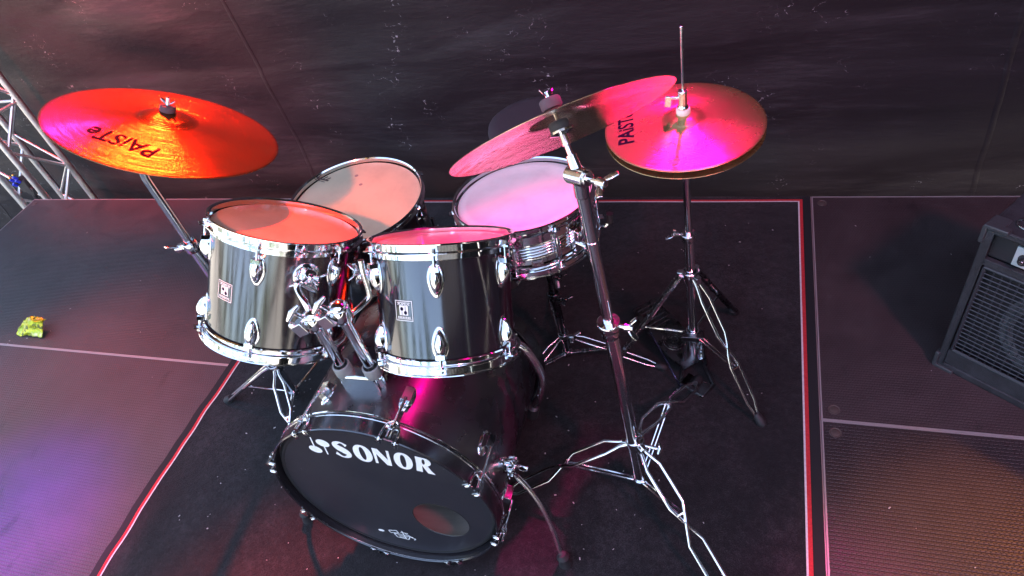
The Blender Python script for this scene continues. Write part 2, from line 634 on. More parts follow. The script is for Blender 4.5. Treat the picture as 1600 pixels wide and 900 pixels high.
# back curtain
def fold(x, z, amp=.075):
    d = noise.fractal(V((x * .5, 1.7, z * 1.2)), 1.0, 2.0, 3) * amp * .8
    d += (abs(noise.noise(V((x * .7 + z * 1.1, 5.1, z * 2.6 - x * .5)))) ** .8) * amp * .30
    # sharp horizontal packing creases
    for zc, ph in ((.42, 0), (.78, 1), (1.02, 2), (.10, 3), (-.3, 4), (1.4, 5)):
        zz = z - zc - .03 * noise.noise(V((x * .9, ph * 3.1, 0)))
        d += .009 * math.exp(-abs(zz) / .018) * (.4 + noise.noise(V((x * 1.3, ph * 7.7, 5))))
    # slanting pulls towards the upper left corner
    t_ = (x + 4.2) * .8 + z * 1.6
    wgt = max(0, min(1, (-1.2 - x) / 2))
    d += wgt * .016 * math.sin(t_ * 6.5 + noise.noise(V((x, z, 8))) * 2)
    return 2.74 - d
mb = MB()
NXc, NZc, CX0, CX1, CZ0, CZ1 = 460, 250, -7.4, 3.2, -1.0, 3.62
for j in range(NZc + 1):
    z = CZ0 + (CZ1 - CZ0) * j / NZc
    for i in range(NXc + 1):
        x = CX0 + (CX1 - CX0) * i / NXc
        mb.v.append(V((x, fold(x, z), z)))
for j in range(NZc):
    for i in range(NXc):
        a = j * (NXc + 1) + i
        mb.f.append((a, a + 1, a + NXc + 2, a + NXc + 1))
bc = mb.build('back_curtain', 'tarp', smooth=80)
tag(bc, 'creased black vinyl tarpaulin hanging behind the stage', 'tarpaulin')
for sx_ in (-2.36, .86, -5.1):
    mb = MB()
    n_ = 260
    for k in range(n_ + 1):
        z = CZ0 + (CZ1 - CZ0) * k / n_
        xx = sx_ + .006 * noise.noise(V((sx_, 0, z * 1.5)))
        y = fold(xx, z) - .0022
        mb.v += [V((xx - .011, y + .0015, z)), V((xx - .009, y, z)), V((xx + .009, y, z)), V((xx + .011, y + .0015, z))]
    for k in range(n_):
        for q in range(3):
            a = k * 4 + q
            mb.f.append((a, a + 1, a + 5, a + 4))
    mb.build('seam', 'tarp', bc, smooth=80)

# roof and the closed right-hand wing (seen in the chrome and lacquer)
tag(MB().box((-1.2, 1.85, 3.66), (8.2, 2.3, .08)).build('stage_roof', 'roof'), kind='structure')
def drape(name, label, p0, p1, z0, z1):
    mb = MB()
    p0, p1 = V(p0), V(p1)
    L = (p1 - p0).length
    n = max(8, int(L / .03))
    d = (p1 - p0).normalized()
    nn = V((-d.y, d.x, 0))
    for i in range(n + 1):
        s_ = L * i / n
        o_ = math.sin(s_ * 26 + math.sin(s_ * 3) * 2) * .03
        q = p0 + d * s_ + nn * o_
        mb.v += [V((q.x, q.y, z0)), V((q.x, q.y, z1))]
    for i in range(n):
        mb.f.append((2 * i, 2 * i + 2, 2 * i + 3, 2 * i + 1))
    o = mb.build(name, 'drape')
    so = o.modifiers.new('thick', 'SOLIDIFY')
    so.thickness = .004
    return tag(o, kind='structure')
drape('unseen_drape', '', (2.3, 2.6, 0), (2.3, -1.0, 0), 0, 3.6)
drape('unseen_drape', '', (2.3, -1.05, 0), (.05, -1.05, 0), 0, 2.05)  # unseen drape added across the front right to darken the shell reflections

# trees out in front of the stage (what the chrome and lacquer reflect)
def treeline():
    mb = MB()
    tr = MB()
    rnd = random.Random(3)
    spots = []
    for k in range(11):
        az = math.radians(-205 + k * 13.5 + rnd.uniform(-3, 3))
        d = rnd.uniform(15, 22)
        spots.append((d * math.cos(az) - 1, d * math.sin(az), rnd.uniform(4.0, 8.5)))
    for (x, y, h) in spots:
        tr.tube([(x, y, -1), (x + .1, y, h * .3), (x, y, h * .75)], [.26, .2, .06], 8)
        cl = [(V((x, y, 0)) + V((rnd.gauss(0, 1.0), rnd.gauss(0, 1.0), h * rnd.uniform(.22, .95))), rnd.uniform(.6, 1.3)) for _ in range(9)]
        for _ in range(900):
            c, r = rnd.choice(cl)
            q = V((rnd.gauss(0, 1), rnd.gauss(0, 1), rnd.gauss(0, 1))).normalized() * r * rnd.uniform(.5, 1)
            p = c + q
            a = V((rnd.gauss(0, 1), rnd.gauss(0, 1), rnd.gauss(0, 1))).normalized()
            b = a.orthogonal().normalized()
            s_ = rnd.uniform(.10, .22)
            mb.add([p - a * s_, p + b * s_ * .6, p + a * s_, p - b * s_ * .6], [(0, 1, 2, 3)])
    a = mb.build('tree_belt', 'leaf')
    tag(a, 'belt of green trees across the lawn', 'trees', kind='stuff')
    tr.build('trunks', 'bark', a)
treeline()

# ------------------------------------------------------------------ rug
rug = thing('drum_rug', 'black felt rug with a red and white bound edge under the drum kit', 'rug', (-.83, 1.17, 0))
RX0, RX1, RY0, RY1 = -1.862, .196, .12, 2.256
def edge_l(y):
    return .018 * noise.noise(V((0, y * 3.1, 2))) + .008 * noise.noise(V((3, y * 9, 2)))
def rx(u, y):
    """u in metres from left edge of the rug; the left border is wavy"""
    wgt = max(0, 1 - u / .5)
    return RX0 + u + edge_l(y) * wgt
def rz(x, y):
    return .0055 + .0022 * noise.noise(V((x * 2.3, y * 2.3, 4))) + .0008 * noise.noise(V((x * 9, y * 9, 4)))
def rug_sheet(us, vs, dz, name, mat, parent, thick=False):
    mb = MB()
    for vv in vs:
        for u in us:
            x = rx(u, vv)
            mb.v.append(V((x + .83, vv - 1.17, rz(x, vv) + dz)))
    k = len(us)
    for j in range(len(vs) - 1):
        for i in range(k - 1):
            mb.f.append((j * k + i, j * k + i + 1, (j + 1) * k + i + 1, (j + 1) * k + i))
    if thick:
        ring = [i for i in range(k)] + [j * k + k - 1 for j in range(1, len(vs))] + [(len(vs) - 1) * k + i for i in range(k - 2, -1, -1)] + [j * k for j in range(len(vs) - 2, 0, -1)]
        o_ = len(mb.v)
        for q in ring:
            p = mb.v[q].copy(); p.z = .0005
            mb.v.append(p)
        for a in range(len(ring)):
            b = (a + 1) % len(ring)
            mb.f.append((ring[a], o_ + a, o_ + b, ring[b]))
    return mb.build(name, mat, parent, smooth=60)
WID = RX1 - RX0
def lin(a, b, n):
    return [a + (b - a) * i / n for i in range(n + 1)]
rug_sheet(lin(0, WID, 90), lin(RY0, RY1, 90), 0, 'carpet', 'rug', rug, True)
rug_sheet(lin(.002, .030, 2), lin(RY0, RY1, 160), .0012, 'binding', 'rug_edge', rug)
rug_sheet(lin(WID - .028, WID - .002, 2), lin(RY0, RY1, 90), .0012, 'binding', 'rug_edge', rug)
rug_sheet(lin(.030, .0405, 2), lin(RY0 + .03, RY1 - .020, 160), .0024, 'red_stripe', 'rug_red', rug)
rug_sheet(lin(.0405, .0455, 1), lin(RY0 + .04, RY1 - .030, 160), .0024, 'white_stripe', 'rug_white', rug)
rug_sheet(lin(WID - .0385, WID - .028, 2), lin(RY0 + .03, RY1 - .020, 90), .0024, 'red_stripe', 'rug_red', rug)
rug_sheet(lin(WID - .0435, WID - .0385, 1), lin(RY0 + .04, RY1 - .030, 90), .0024, 'white_stripe', 'rug_white', rug)
rug_sheet(lin(.0405, WID - .0385, 80), lin(RY1 - .030, RY1 - .020, 2), .0024, 'red_stripe', 'rug_red', rug)
rug_sheet(lin(.0455, WID - .0435, 80), lin(RY1 - .035, RY1 - .030, 1), .0024, 'white_stripe', 'rug_white', rug)
# lint
lb = MB()
rn = random.Random(11)
for _ in range(190):
    x, y = rn.uniform(-1.7, .1), rn.uniform(.3, 2.1)
    s_ = rn.choice([.0012, .0016, .0022, .003])
    a = rn.uniform(0, PI)
    lb.box((x, y, rz(x, y) + .0015), (s_, s_ * rn.uniform(1, 3), .0008), rot=Matrix.Rotation(a, 3, 'Z'))
for _ in range(50):
    x, y = rn.uniform(.3, 1.5), rn.uniform(.5, 2.1)
    if rn.random() < .5:
        x = rn.uniform(-3.5, -1.95)
    s_ = rn.choice([.0012, .0018, .0026])
    lb.box((x, y, .0012), (s_, s_ * rn.uniform(1, 3), .0008), rot=Matrix.Rotation(rn.uniform(0, PI), 3, 'Z'))
tag(lb.build('dust', 'lint'), 'pale specks of lint scattered over rug and decks', 'lint', kind='stuff')


# ------------------------------------------------------------------ hardware helpers
def wing_nut(mb, p, axis, s_=1.0, spin=0.0):
    x, y, z = basis(axis)
    c, s2 = math.cos(spin), math.sin(spin)
    x, y = x * c + y * s2, y * c - x * s2
    p = V(p)
    mb.cyl(p, p + z * .014 * s_, .007 * s_, 12, .005 * s_)
    for sg in (-1, 1):
        mb.tube([p + z * .006 * s_ + x * sg * .004 * s_, p + z * .013 * s_ + x * sg * .013 * s_, p + z * .020 * s_ + x * sg * .021 * s_],
                [.0035 * s_, .006 * s_, .0045 * s_], 10, flat=.45)


def t_handle(mb, p, axis, L=.03, w_=.045, spin=0.0):
    x, y, z = basis(axis)
    c, s2 = math.cos(spin), math.sin(spin)
    x = x * c + y * s2
    p = V(p)
    mb.cyl(p, p + z * L, .0045, 10)
    mb.tube([p + z * L - x * w_ / 2, p + z * (L + .004), p + z * L + x * w_ / 2], [.0045, .0075, .0045], 10)


def clamp(mb, p, axis, r, h, lug=None):
    """collar round a tube at p along axis with rounded edges and an ear"""
    x, y, z = basis(axis)
    m = Matrix((x, y, z)).transposed().to_4x4()
    m.translation = V(p)
    mb.lathe([(r * .8, -h / 2), (r * .96, -h / 2), (r, -h / 2 + .002), (r, h / 2 - .002), (r * .96, h / 2), (r * .8, h / 2)], 24, m)
    if lug:
        d = V(lug).normalized()
        mb.tube([V(p) + d * r * .7, V(p) + d * (r + .014)], [h * .42, h * .36], 8)


def lug_parts(root, ang, z, R, sgn, rod_z, name='lug', s_=1.0, mat='chrome'):
    m = radial(ang, R, z)
    def shape(q):
        k = 1 - .32 * (-q.z * sgn / (.030 * s_)) if q.z * sgn < 0 else 1
        k = 1 + .10 * (q.z * sgn) / (.030 * s_) if q.z * sgn >= 0 else 1 - .30 * abs(q.z) / (.030 * s_)
        return V((q.x * k, max(q.y * k, 0), q.z))
    mb = MB()
    mb.ball((0, .001, 0), (.0135 * s_, .0215 * s_, .030 * s_), m, 20, 12, shape)
    def rim(q):
        k = 1 + .10 * (q.z * sgn) / (.036 * s_) if q.z * sgn >= 0 else 1 - .22 * abs(q.z) / (.036 * s_)
        return V((q.x * k, max(q.y, -.002), q.z))
    mb.ball((0, .0, 0), (.0185 * s_, .0045, .037 * s_), m, 20, 12, rim)
    # flat collar where the rod enters
    mb.box((0, .011 * s_, sgn * .026 * s_), (.019 * s_, .020 * s_, .010 * s_), m)
    o = mb.build(name, mat, root, bevel=.001)
    rb = MB()
    rb.cyl(m @ V((0, .013 * s_, sgn * .03 * s_)), m @ V((0, .013 * s_, rod_z - z)), .0028, 10)
    rb.cyl(m @ V((0, .013 * s_, rod_z - z - sgn * .002)), m @ V((0, .013 * s_, rod_z - z + sgn * .010)), .0050, 8)
    rb.cyl(m @ V((0, .013 * s_, rod_z - z - sgn * .005)), m @ V((0, .013 * s_, rod_z - z - sgn * .002)), .0072, 14)
    rb.build('tension_rod', 'chrome', o)
    return o


def metal_hoop(root, R, z0, d, angs, earR):
    """triple flanged hoop; z0 = lip plane, d = -1 hangs down from the lip (top hoop) or +1 (bottom hoop)"""
    pr = [(R - .001, 0), (R + .001, .0012), (R + .0005, .003), (R - .004, .0045), (R - .0045, .0175), (R - .001, .0195), (R + .003, .021), (R + .003, .0235),
          (R - .003, .0235), (R - .0065, .021), (R - .0068, .004), (R - .004, .0005)]
    mb = MB().lathe([(r, z0 + d * z) for r, z in pr], 96, closed=True)
    for a in angs:
        m = radial(a, R - .001, z0 + d * .0205)
        mb.box((0, .008, 0), (.020, .014, .0032), m)
    # collar of the head under the flange
    mb.lathe([(R - .0052, z0 + d * .0235), (R - .0052, z0 + d * .034), (R - .0085, z0 + d * .036), (R - .0095, z0 + d * .0235)], 96, closed=True)
    return mb.build('hoop', 'chrome', root)


def emblem(mb, sx, sy, h=0.0, ang=0.0, k=1.0):
    """two crossed mallets"""
    def disc(cx, cy, rx_, ry_, a, z):
        n = 22
        vs = []
        for i in range(n):
            t_ = 2 * PI * i / n
            x, y = rx_ * math.cos(t_), ry_ * math.sin(t_)
            vs.append((cx + x * math.cos(a) - y * math.sin(a), cy + x * math.sin(a) + y * math.cos(a), z))
        mb.add(vs, [tuple(range(n))])
    def bar(x0, y0, x1, y1, w_, z):
        d = V((x1 - x0, y1 - y0, 0)).normalized()
        n_ = V((-d.y, d.x, 0)) * w_ / 2
        mb.add([V((x0, y0, z)) - n_, V((x1, y1, z)) - n_, V((x1, y1, z)) + n_, V((x0, y0, z)) + n_], [(0, 1, 2, 3)])
    return disc, bar


def badge(root, ang, z, R, s_=.044):
    """square plate lying on the shell, ang in degrees"""
    def wrap(q, lift):
        a = math.radians(ang) - q.x / R
        return V(((R + lift) * math.cos(a), (R + lift) * math.sin(a), z + q.y))
    def plate(x0, x1, y0, y1, lift, mb):
        k = 8
        o_ = len(mb.v)
        for i in range(k + 1):
            x = x0 + (x1 - x0) * i / k
            mb.v += [wrap(V((x, y0, 0)), lift), wrap(V((x, y1, 0)), lift)]
        for i in range(k):
            mb.f.append((o_ + 2 * i, o_ + 2 * i + 2, o_ + 2 * i + 3, o_ + 2 * i + 1))
    h = s_ / 2
    fr = MB()
    for (a, b, c, d) in ((-h, h, -h, -h + .0016), (-h, h, h - .0016, h), (-h, -h + .0016, -h + .0016, h - .0016), (h - .0016, h, -h + .0016, h - .0016)):
        plate(a, b, c, d, .0010, fr)
    for yy in (-h + .0045, h - .0045):
        plate(-h + .004, h - .004, yy - .0004, yy + .0004, .0011, fr)
    o = fr.build('badge', 'badge', root)
    p2 = MB()
    plate(-h * .50, h * .50, -h * .44, h * .52, .0010, p2)
    p2.build('badge_plate', 'badge', o)
    ik = MB()
    disc, bar = emblem(ik, 1, 1)
    disc(-.0045, -.004, .0040, .0040, 0, 0)
    disc(.0045, .004, .0040, .0040, 0, 0)
    bar(-.0045, .000, -.0045, .010, .0012, 0)
    bar(.0045, -.001, .0045, -.010, .0012, 0)
    ik.v = [wrap(q, .0014) for q in ik.v]
    for f in range(7):
        x = (f - 3) * .0046
        o_ = MB()
        plate(x - .0012, x + .0012, -h * .80, -h * .52, .0012, fr2) if False else None
    ik.build('badge_print', 'ink', o)
    xf = Matrix.Translation((0, h * .68, 0))
    text_mesh('SONOR', .0085, xf, 'badge', 'badge_print', o, bold=.0002, shx=1.05, wrap=lambda q: wrap(q, .0013))
    rowm = MB()
    for f in range(8):
        x = (f - 3.5) * .0042
        plate(x - .0013, x + .0013, -h * .74, -h * .56, .0012, rowm)
    rowm.build('badge_print', 'badge', o)
    return o


def tom(name, label, C, n, Rh, depth, lugs, head_mat_, badge_ang, bz, group):
    m = frame(C, n)
    root = thing(name, label, 'tom drum', group=group, mat=m)
    Rs = Rh - .0125
    MB().lathe([(Rs - .006, -.030), (Rs, -.030), (Rs, -depth + .030), (Rs - .006, -depth + .030)], 96, closed=True).build('shell', 'shell', root)
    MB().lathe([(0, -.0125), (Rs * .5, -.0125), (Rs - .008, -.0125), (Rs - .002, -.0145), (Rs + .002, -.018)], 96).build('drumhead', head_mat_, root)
    MB().lathe([(0, -depth + .012), (Rs - .004, -depth + .012), (Rs + .002, -depth + .018)], 96).build('resonant_head', 'clear_head', root)
    metal_hoop(root, Rh, 0, -1, lugs, 0)
    metal_hoop(root, Rh, -depth, 1, lugs, 0)
    for a in lugs:
        lug_parts(root, a, -.078, Rs, 1, -.0195)
        lug_parts(root, a, -depth + .072, Rs, -1, -depth + .0195)
    badge(root, badge_ang, bz, Rs)
    return root, m, Rs


# ------------------------------------------------------------------ rack toms
TG = 'rack toms mounted on the bass drum'
T1C, T1N = (-1.05, 1.069, .88), (.26, .49, .832)
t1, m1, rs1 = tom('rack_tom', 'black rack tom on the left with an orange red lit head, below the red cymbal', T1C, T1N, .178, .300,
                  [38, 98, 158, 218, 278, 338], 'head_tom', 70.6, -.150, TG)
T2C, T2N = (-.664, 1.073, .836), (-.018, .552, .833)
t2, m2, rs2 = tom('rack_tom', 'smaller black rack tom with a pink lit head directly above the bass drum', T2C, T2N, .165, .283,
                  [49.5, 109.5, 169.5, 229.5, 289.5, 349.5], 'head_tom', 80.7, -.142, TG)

# ------------------------------------------------------------------ floor tom
FC = (-1.172, 1.49, .612)
mf = frame(FC, (.06, -.007, .998))
ft = thing('floor_tom', 'large black floor tom with a bare beige head behind the two rack toms', 'tom drum', mat=mf)
Rs = .203
MB().lathe([(Rs - .006, -.030), (Rs, -.030), (Rs, -.37), (Rs - .006, -.37)], 96, closed=True).build('shell', 'shell', ft)
MB().lathe([(0, -.0125), (Rs - .008, -.0125), (Rs - .002, -.0145), (Rs + .002, -.018)], 96).build('drumhead', 'head_floor', ft)
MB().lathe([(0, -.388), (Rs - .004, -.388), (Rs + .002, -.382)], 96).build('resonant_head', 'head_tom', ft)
fl = [-1, 44, 89, 134, 179, 224, 269, 314]
metal_hoop(ft, .2155, 0, -1, fl, 0)
metal_hoop(ft, .2155, -.40, 1, fl, 0)
for a in fl:
    lug_parts(ft, a, -.078, Rs, 1, -.0195)
    lug_parts(ft, a, -.40 + .072, Rs, -1, -.40 + .0195)
for a in (62, 190, 310):
    m = radial(a, Rs, -.22)
    lg = MB()
    lg.tube([m @ V((0, .022, .12)), m @ V((0, .022, -.30)), m @ V((0, .026, -.33)), m @ V((0, .05, -.37))], .006, 12)
    o = lg.build('leg', 'chrome', ft)
    MB().tube([m @ V((0, .048, -.365)), m @ V((0, .056, -.389))], [.012, .014], 14).build('rubber_foot', 'rubber', o)
    br = MB()
    br.box((0, .012, 0), (.03, .026, .05), m)
    wing_nut(br, m @ V((.0, .024, 0)), m.to_3x3() @ V((0, 1, 0)), 1.1)
    br.build('leg_bracket', 'chrome', ft, bevel=.003)
# small maker's mark and two dents on the head
mk = MB()
inv = mf.inverted()
for k, (x0, y0, x1, y1, ww) in enumerate([(-.022, -.006, .022, .008, .007), (-.016, -.002, -.012, .012, .004), (-.002, .002, .002, .020, .005), (.010, .004, .016, .022, .005), (-.02, -.014, .018, -.004, .003)]):
    d = V((x1 - x0, y1 - y0, 0)).normalized(); nn = V((-d.y, d.x, 0)) * ww / 2
    c0 = inv @ V((-1.336, 1.586, .60))
    z = -.0118 + k * .00012
    rot = Matrix.Rotation(math.radians(150), 2)
    def pp(x, y):
        q = rot @ V((x, y))
        return V((c0.x + q.x, c0.y + q.y, z))
    a, b = V((x0, y0, 0)), V((x1, y1, 0))
    mk.add([pp(*(a - nn).xy), pp(*(b - nn).xy), pp(*(b + nn).xy), pp(*(a + nn).xy)], [(0, 1, 2, 3)])
mk.build('head_logo', simple('faded head print', (.10, .07, .06), .6), ft)
dn = MB()
for (x, y) in ((-1.225, 1.614), (-1.19, 1.57)):
    q = inv @ V((x, y, .60))
    dn.lathe([(.0, -.0119), (.0045, -.0119), (.0062, -.0121)], 16, Matrix.Translation((q.x, q.y, 0)))
dn.build('head_dent', simple('worn spot', (.34, .27, .24), .5), ft)

# ------------------------------------------------------------------ bass drum
BC = V((-.827, .663, .325))
bn = V((.014, -.9985, .052)).normalized()            # the front head faces the viewer and tips up a little
bu = (V((1, 0, 0)) - bn * bn.x).normalized()
mb_ = Matrix((bu, bn.cross(bu), bn)).transposed().to_4x4()
mb_.translation = BC
bd = thing('bass_drum', 'black bass drum lying on its side with white lettering on its front head', 'bass drum', mat=mb_)
RB = .2735
MB().lathe([(RB - .008, -.03), (RB, -.03), (RB, -.48), (RB - .008, -.48)], 128, closed=True).build('shell', 'shell_bass', bd)
MB().lathe([(RB - .009, -.031), (RB - .009, -.479)], 96).build('inner_shell', 'wood', bd)
for z0, z1 in ((0, -.046), (-.46, -.506)):
    MB().lathe([(.290, z0 - .0025), (.290, z1 + .0025), (.288, z1), (.286, z1), (.2835, z1 + .002), (.2835, z0 - .0025), (.2855, z0), (.288, z0)], 128, closed=True).build('hoop', 'hoop_black', bd)
# bright rings added for the highlight along the rear edge of the front hoop
MB().lathe([(.2900, -.0385), (.2912, -.0395), (.2912, -.0410), (.2900, -.0418)], 128, closed=True).build('hoop_glint_ring', 'worn_chrome', bd)
MB().lathe([(.2900, -.0450), (.2925, -.0458), (.2932, -.0485), (.2922, -.0505), (.2890, -.0508), (.2880, -.0465)], 128, closed=True).build('hoop_glint_ring', 'chrome', bd)
MB().lathe([(.2834, -.0045), (.2842, -.0020), (.2854, -.0008)], 128).build('hoop_glint_ring', 'worn_chrome', bd)  # bright lip added for the highlight on the inner front edge
# front head with its port hole
def bass_head():
    mb = MB()
    hc, hr = V((.1205, -.0885)), .0735
    n = 96
    for i in range(n):
        a = 2 * PI * i / n
        p = hc + V((math.cos(a), math.sin(a))) * hr
        mb.v.append(V((p.x, p.y, -.022)))
    rings = 9
    for k in range(1, rings + 1):
        for i in range(n):
            a = 2 * PI * i / n
            d = V((math.cos(a), math.sin(a)))
            p = hc + d * hr
            b = p.dot(d)
            R_ = .268
            t_ = -b + math.sqrt(b * b - p.length_squared + R_ * R_)
            q = p + d * t_ * k / rings
            mb.v.append(V((q.x, q.y, -.022)))
    for k in range(rings):
        for i in range(n):
            j = (i + 1) % n
            mb.f.append((k * n + i, k * n + j, (k + 1) * n + j, (k + 1) * n + i))
    o = mb.build('drumhead', 'head_black', bd)
    rim = MB().lathe([(.268, -.022), (.273, -.020), (.277, -.021), (.2825, -.028)], 128).build('head_collar', 'black_plastic', bd)
    MB().lathe([(hr - .0005, -.0222), (hr + .0012, -.0208), (hr + .003, -.0214)], 64, Matrix.Translation((hc.x, hc.y, 0))).build('port_rim', 'black_plastic', o)
    return o
bh = bass_head()
MB().lathe([(0, -.487), (.268, -.487), (.281, -.47)], 96).build('rear_head', 'head_black', bd)
mf2 = MB()
mf2.box((.01, -.225, -.34), (.30, .065, .20))
mf2.build('damping_pad', 'pad', bd, bevel=.02, seg=3)


def curve_letters():
    """each letter as (outer, [holes]) polygons in a unit box, heavy contrast"""
    def ell(cx, cy, rx_, ry_, rot=0, n=40, p=2.15):
        o = []
        for i in range(n):
            a = 2 * PI * i / n
            c, s_ = math.cos(a), math.sin(a)
            x = rx_ * math.copysign(abs(c) ** (2 / p), c)
            y = ry_ * math.copysign(abs(s_) ** (2 / p), s_)
            o.append((cx + x * math.cos(rot) - y * math.sin(rot), cy + x * math.sin(rot) + y * math.cos(rot)))
        return o
    O = (ell(.5, .5, .5, .515), [ell(.5, .5, .155, .40)])
    N = ([(0, 0), (.0, 1), (.30, 1), (.78, .36), (.80, 1), (.95, 1), (.93, 0), (.66, 0), (.17, .66), (.15, 0)], [])
    bowl = [(.48 + .34 * math.cos(math.radians(a)), .74 + .265 * math.sin(math.radians(a))) for a in range(88, -70, -12)]
    Rr = ([(0, 0), (.03, .5), (0, 1)] + bowl + [(.66, .46), (.80, .22), (1.02, 0), (.62, 0), (.46, .26), (.36, .43), (.33, .43), (.34, 0)], [ell(.42, .73, .085, .18)])
    cl = spline([(.80, .80, .10), (.60, .955, .045), (.38, .94, .09), (.20, .80, .165), (.28, .63, .20), (.50, .50, .22), (.70, .36, .20), (.74, .20, .155), (.56, .06, .07), (.34, .055, .05), (.08, .24, .11)], 5)
    L, Rg = [], []
    for i, p in enumerate(cl):
        d = (cl[min(i + 1, len(cl) - 1)] - cl[max(i - 1, 0)])
        t_ = V((d.x, d.y)).normalized()
        nrm = V((-t_.y, t_.x))
        L.append(V((p.x, p.y)) + nrm * p.z * .85)
        Rg.append(V((p.x, p.y)) - nrm * p.z * .85)
    S = ([tuple(q) for q in L] + [tuple(q) for q in reversed(Rg)], [])
    return {'S': S, 'O': O, 'N': N, 'R': Rr}


def letters_on_head():
    G = curve_letters()
    for ch, cx_, cy_, wd, H_, rt_ in (('S', -.053, .1790, .0485, .0630, -5), ('O', -.0015, .1740, .0465, .0650, -6), ('N', .0475, .1685, .0430, .0600, -8.5),
                                      ('O', .0980, .1620, .0450, .0640, -10), ('R', .1500, .1540, .0450, .0590, -12.5)):
        rot = math.radians(rt_)
        ex, ey = V((math.cos(rot), math.sin(rot))), V((-math.sin(rot), math.cos(rot)))
        outer, holes = G[ch]
        cu = bpy.data.curves.new('glyph', 'CURVE')
        cu.dimensions = '2D'
        cu.fill_mode = 'BOTH'
        cu.extrude = .00025
        for poly in [outer] + holes:
            sp_ = cu.splines.new('POLY')
            sp_.points.add(len(poly) - 1)
            for p, (a, b) in zip(sp_.points, poly):
                q = V((cx_, cy_)) + ex * ((a - .5) * wd) + ey * ((b - .5) * H_)
                p.co = (q.x, q.y, 0, 1)
            sp_.use_cyclic_u = True
        to = bpy.data.objects.new('glyph', cu)
        col.objects.link(to)
        me = bpy.data.meshes.new_from_object(to.evaluated_get(bpy.context.evaluated_depsgraph_get()))
        bpy.data.objects.remove(to)
        mb = MB()
        mb.v = [V((p.co.x, p.co.y, p.co.z - .0213)) for p in me.vertices]
        mb.f = [tuple(f.vertices) for f in me.polygons]
        mb.build('letter', 'white_paint', bh)
    e = MB()
    disc, bar = emblem(e, 1, 1)
    disc(-.1295, .1685, .0170, .0135, -.35, -.0213)
    disc(-.0985, .1975, .0172, .0140, -.35, -.0213)
    bar(-.1285, .176, -.1235, .217, .0036, -.0210)
    bar(-.0985, .192, -.1020, .153, .0036, -.0210)
    e.build('mallet_logo', 'white_paint', bh)
    # small outlined crown-like mark by the lower rim and a round sticker
    l = MB()
    def strokes(pts, w_, z):
        for i in range(len(pts) - 1):
            a, b = V((*pts[i], 0)), V((*pts[i + 1], 0))
            d = (b - a).normalized(); nn = V((-d.y, d.x, 0)) * w_ / 2
            zz = V((0, 0, z + i * .00008))
            l.add([a - nn + zz, b - nn + zz, b + nn + zz, a + nn + zz], [(0, 1, 2, 3)])
    cx, cy = -.021, -.199
    for k, pts in enumerate([
        [(-.036, .016), (-.012, .020), (-.010, .008), (-.034, .005), (-.036, .016)],
        [(-.024, .003), (-.020, -.014), (.012, -.020), (.020, -.004), (-.006, .004), (-.024, .003)],
        [(-.014, -.002), (.012, -.008)], [(-.012, -.010), (.008, -.014)],
        [(.004, .022), (.006, -.018)], [(-.002, .016), (.020, .014)], [(.010, .012), (.030, -.006)], [(.016, .000), (.036, -.010), (.030, -.016)]]):
        strokes([(cx + a, cy + b) for a, b in pts], .0028, -.0155 + k * .0006 * .3)
    l.v = [V((q.x, q.y, q.z - .006)) for q in l.v]
    l.build('head_logo', 'white_paint', bh)
    st = MB().lathe([(0, -.0214), (.009, -.0214)], 24, Matrix.Translation((-.081, -.190, 0)) @ Matrix.Diagonal((1, .62, 1, 1)))
    st.build('sticker', 'white_paint', bh)
letters_on_head()

# tension claws and lugs of the bass drum
for k in range(8):
    a = 24 + 45 * k
    m = radial(a, RB, 0)
    lug = MB()
    lug.box((0, .011, -.125), (.022, .022, .038), m)
    lug.ball((0, .0, -.125), (.017, .007, .036), m, 18, 10, lambda q: V((q.x, max(q.y, -.002), q.z)))
    lo = lug.build('lug', 'chrome', bd, bevel=.003)
    rod = MB()
    rod.cyl(m @ V((0, .026, -.112)), m @ V((0, .028, -.016)), .0034, 12)
    rod.cyl(m @ V((0, .028, -.022)), m @ V((0, .028, .002)), .0058, 12)
    rod.build('tension_rod', 'chrome', lo)
    cl = MB()
    # arched claw over the hoop: two legs from the rear edge over the front rim
    for sg in (-1, 1):
        cl.tube(spline([m @ V((0, .026, -.046)), m @ V((sg * .012, .0225, -.036)), m @ V((sg * .018, .0205, -.018)), m @ V((sg * .0185, .0195, .003)), m @ V((sg * .0185, .012, .0045)), m @ V((sg * .0185, .007, .003))], 4), .0032, 8, flat=1.0)
        cl.box((sg * .0185, .0125, .0035), (.015, .018, .0032), m)
    cl.tube(spline([m @ V((-.012, .0235, -.030)), m @ V((0, .026, -.026)), m @ V((.012, .0235, -.030))], 4), .005, 8)
    clamp(cl, m @ V((0, .028, -.026)), m.to_3x3() @ V((0, 0, 1)), .0078, .016)
    cl.build('claw', 'chrome', bd, bevel=.0006)


def L2(p):      # world -> bass drum local
    return mb_.inverted() @ V(p)


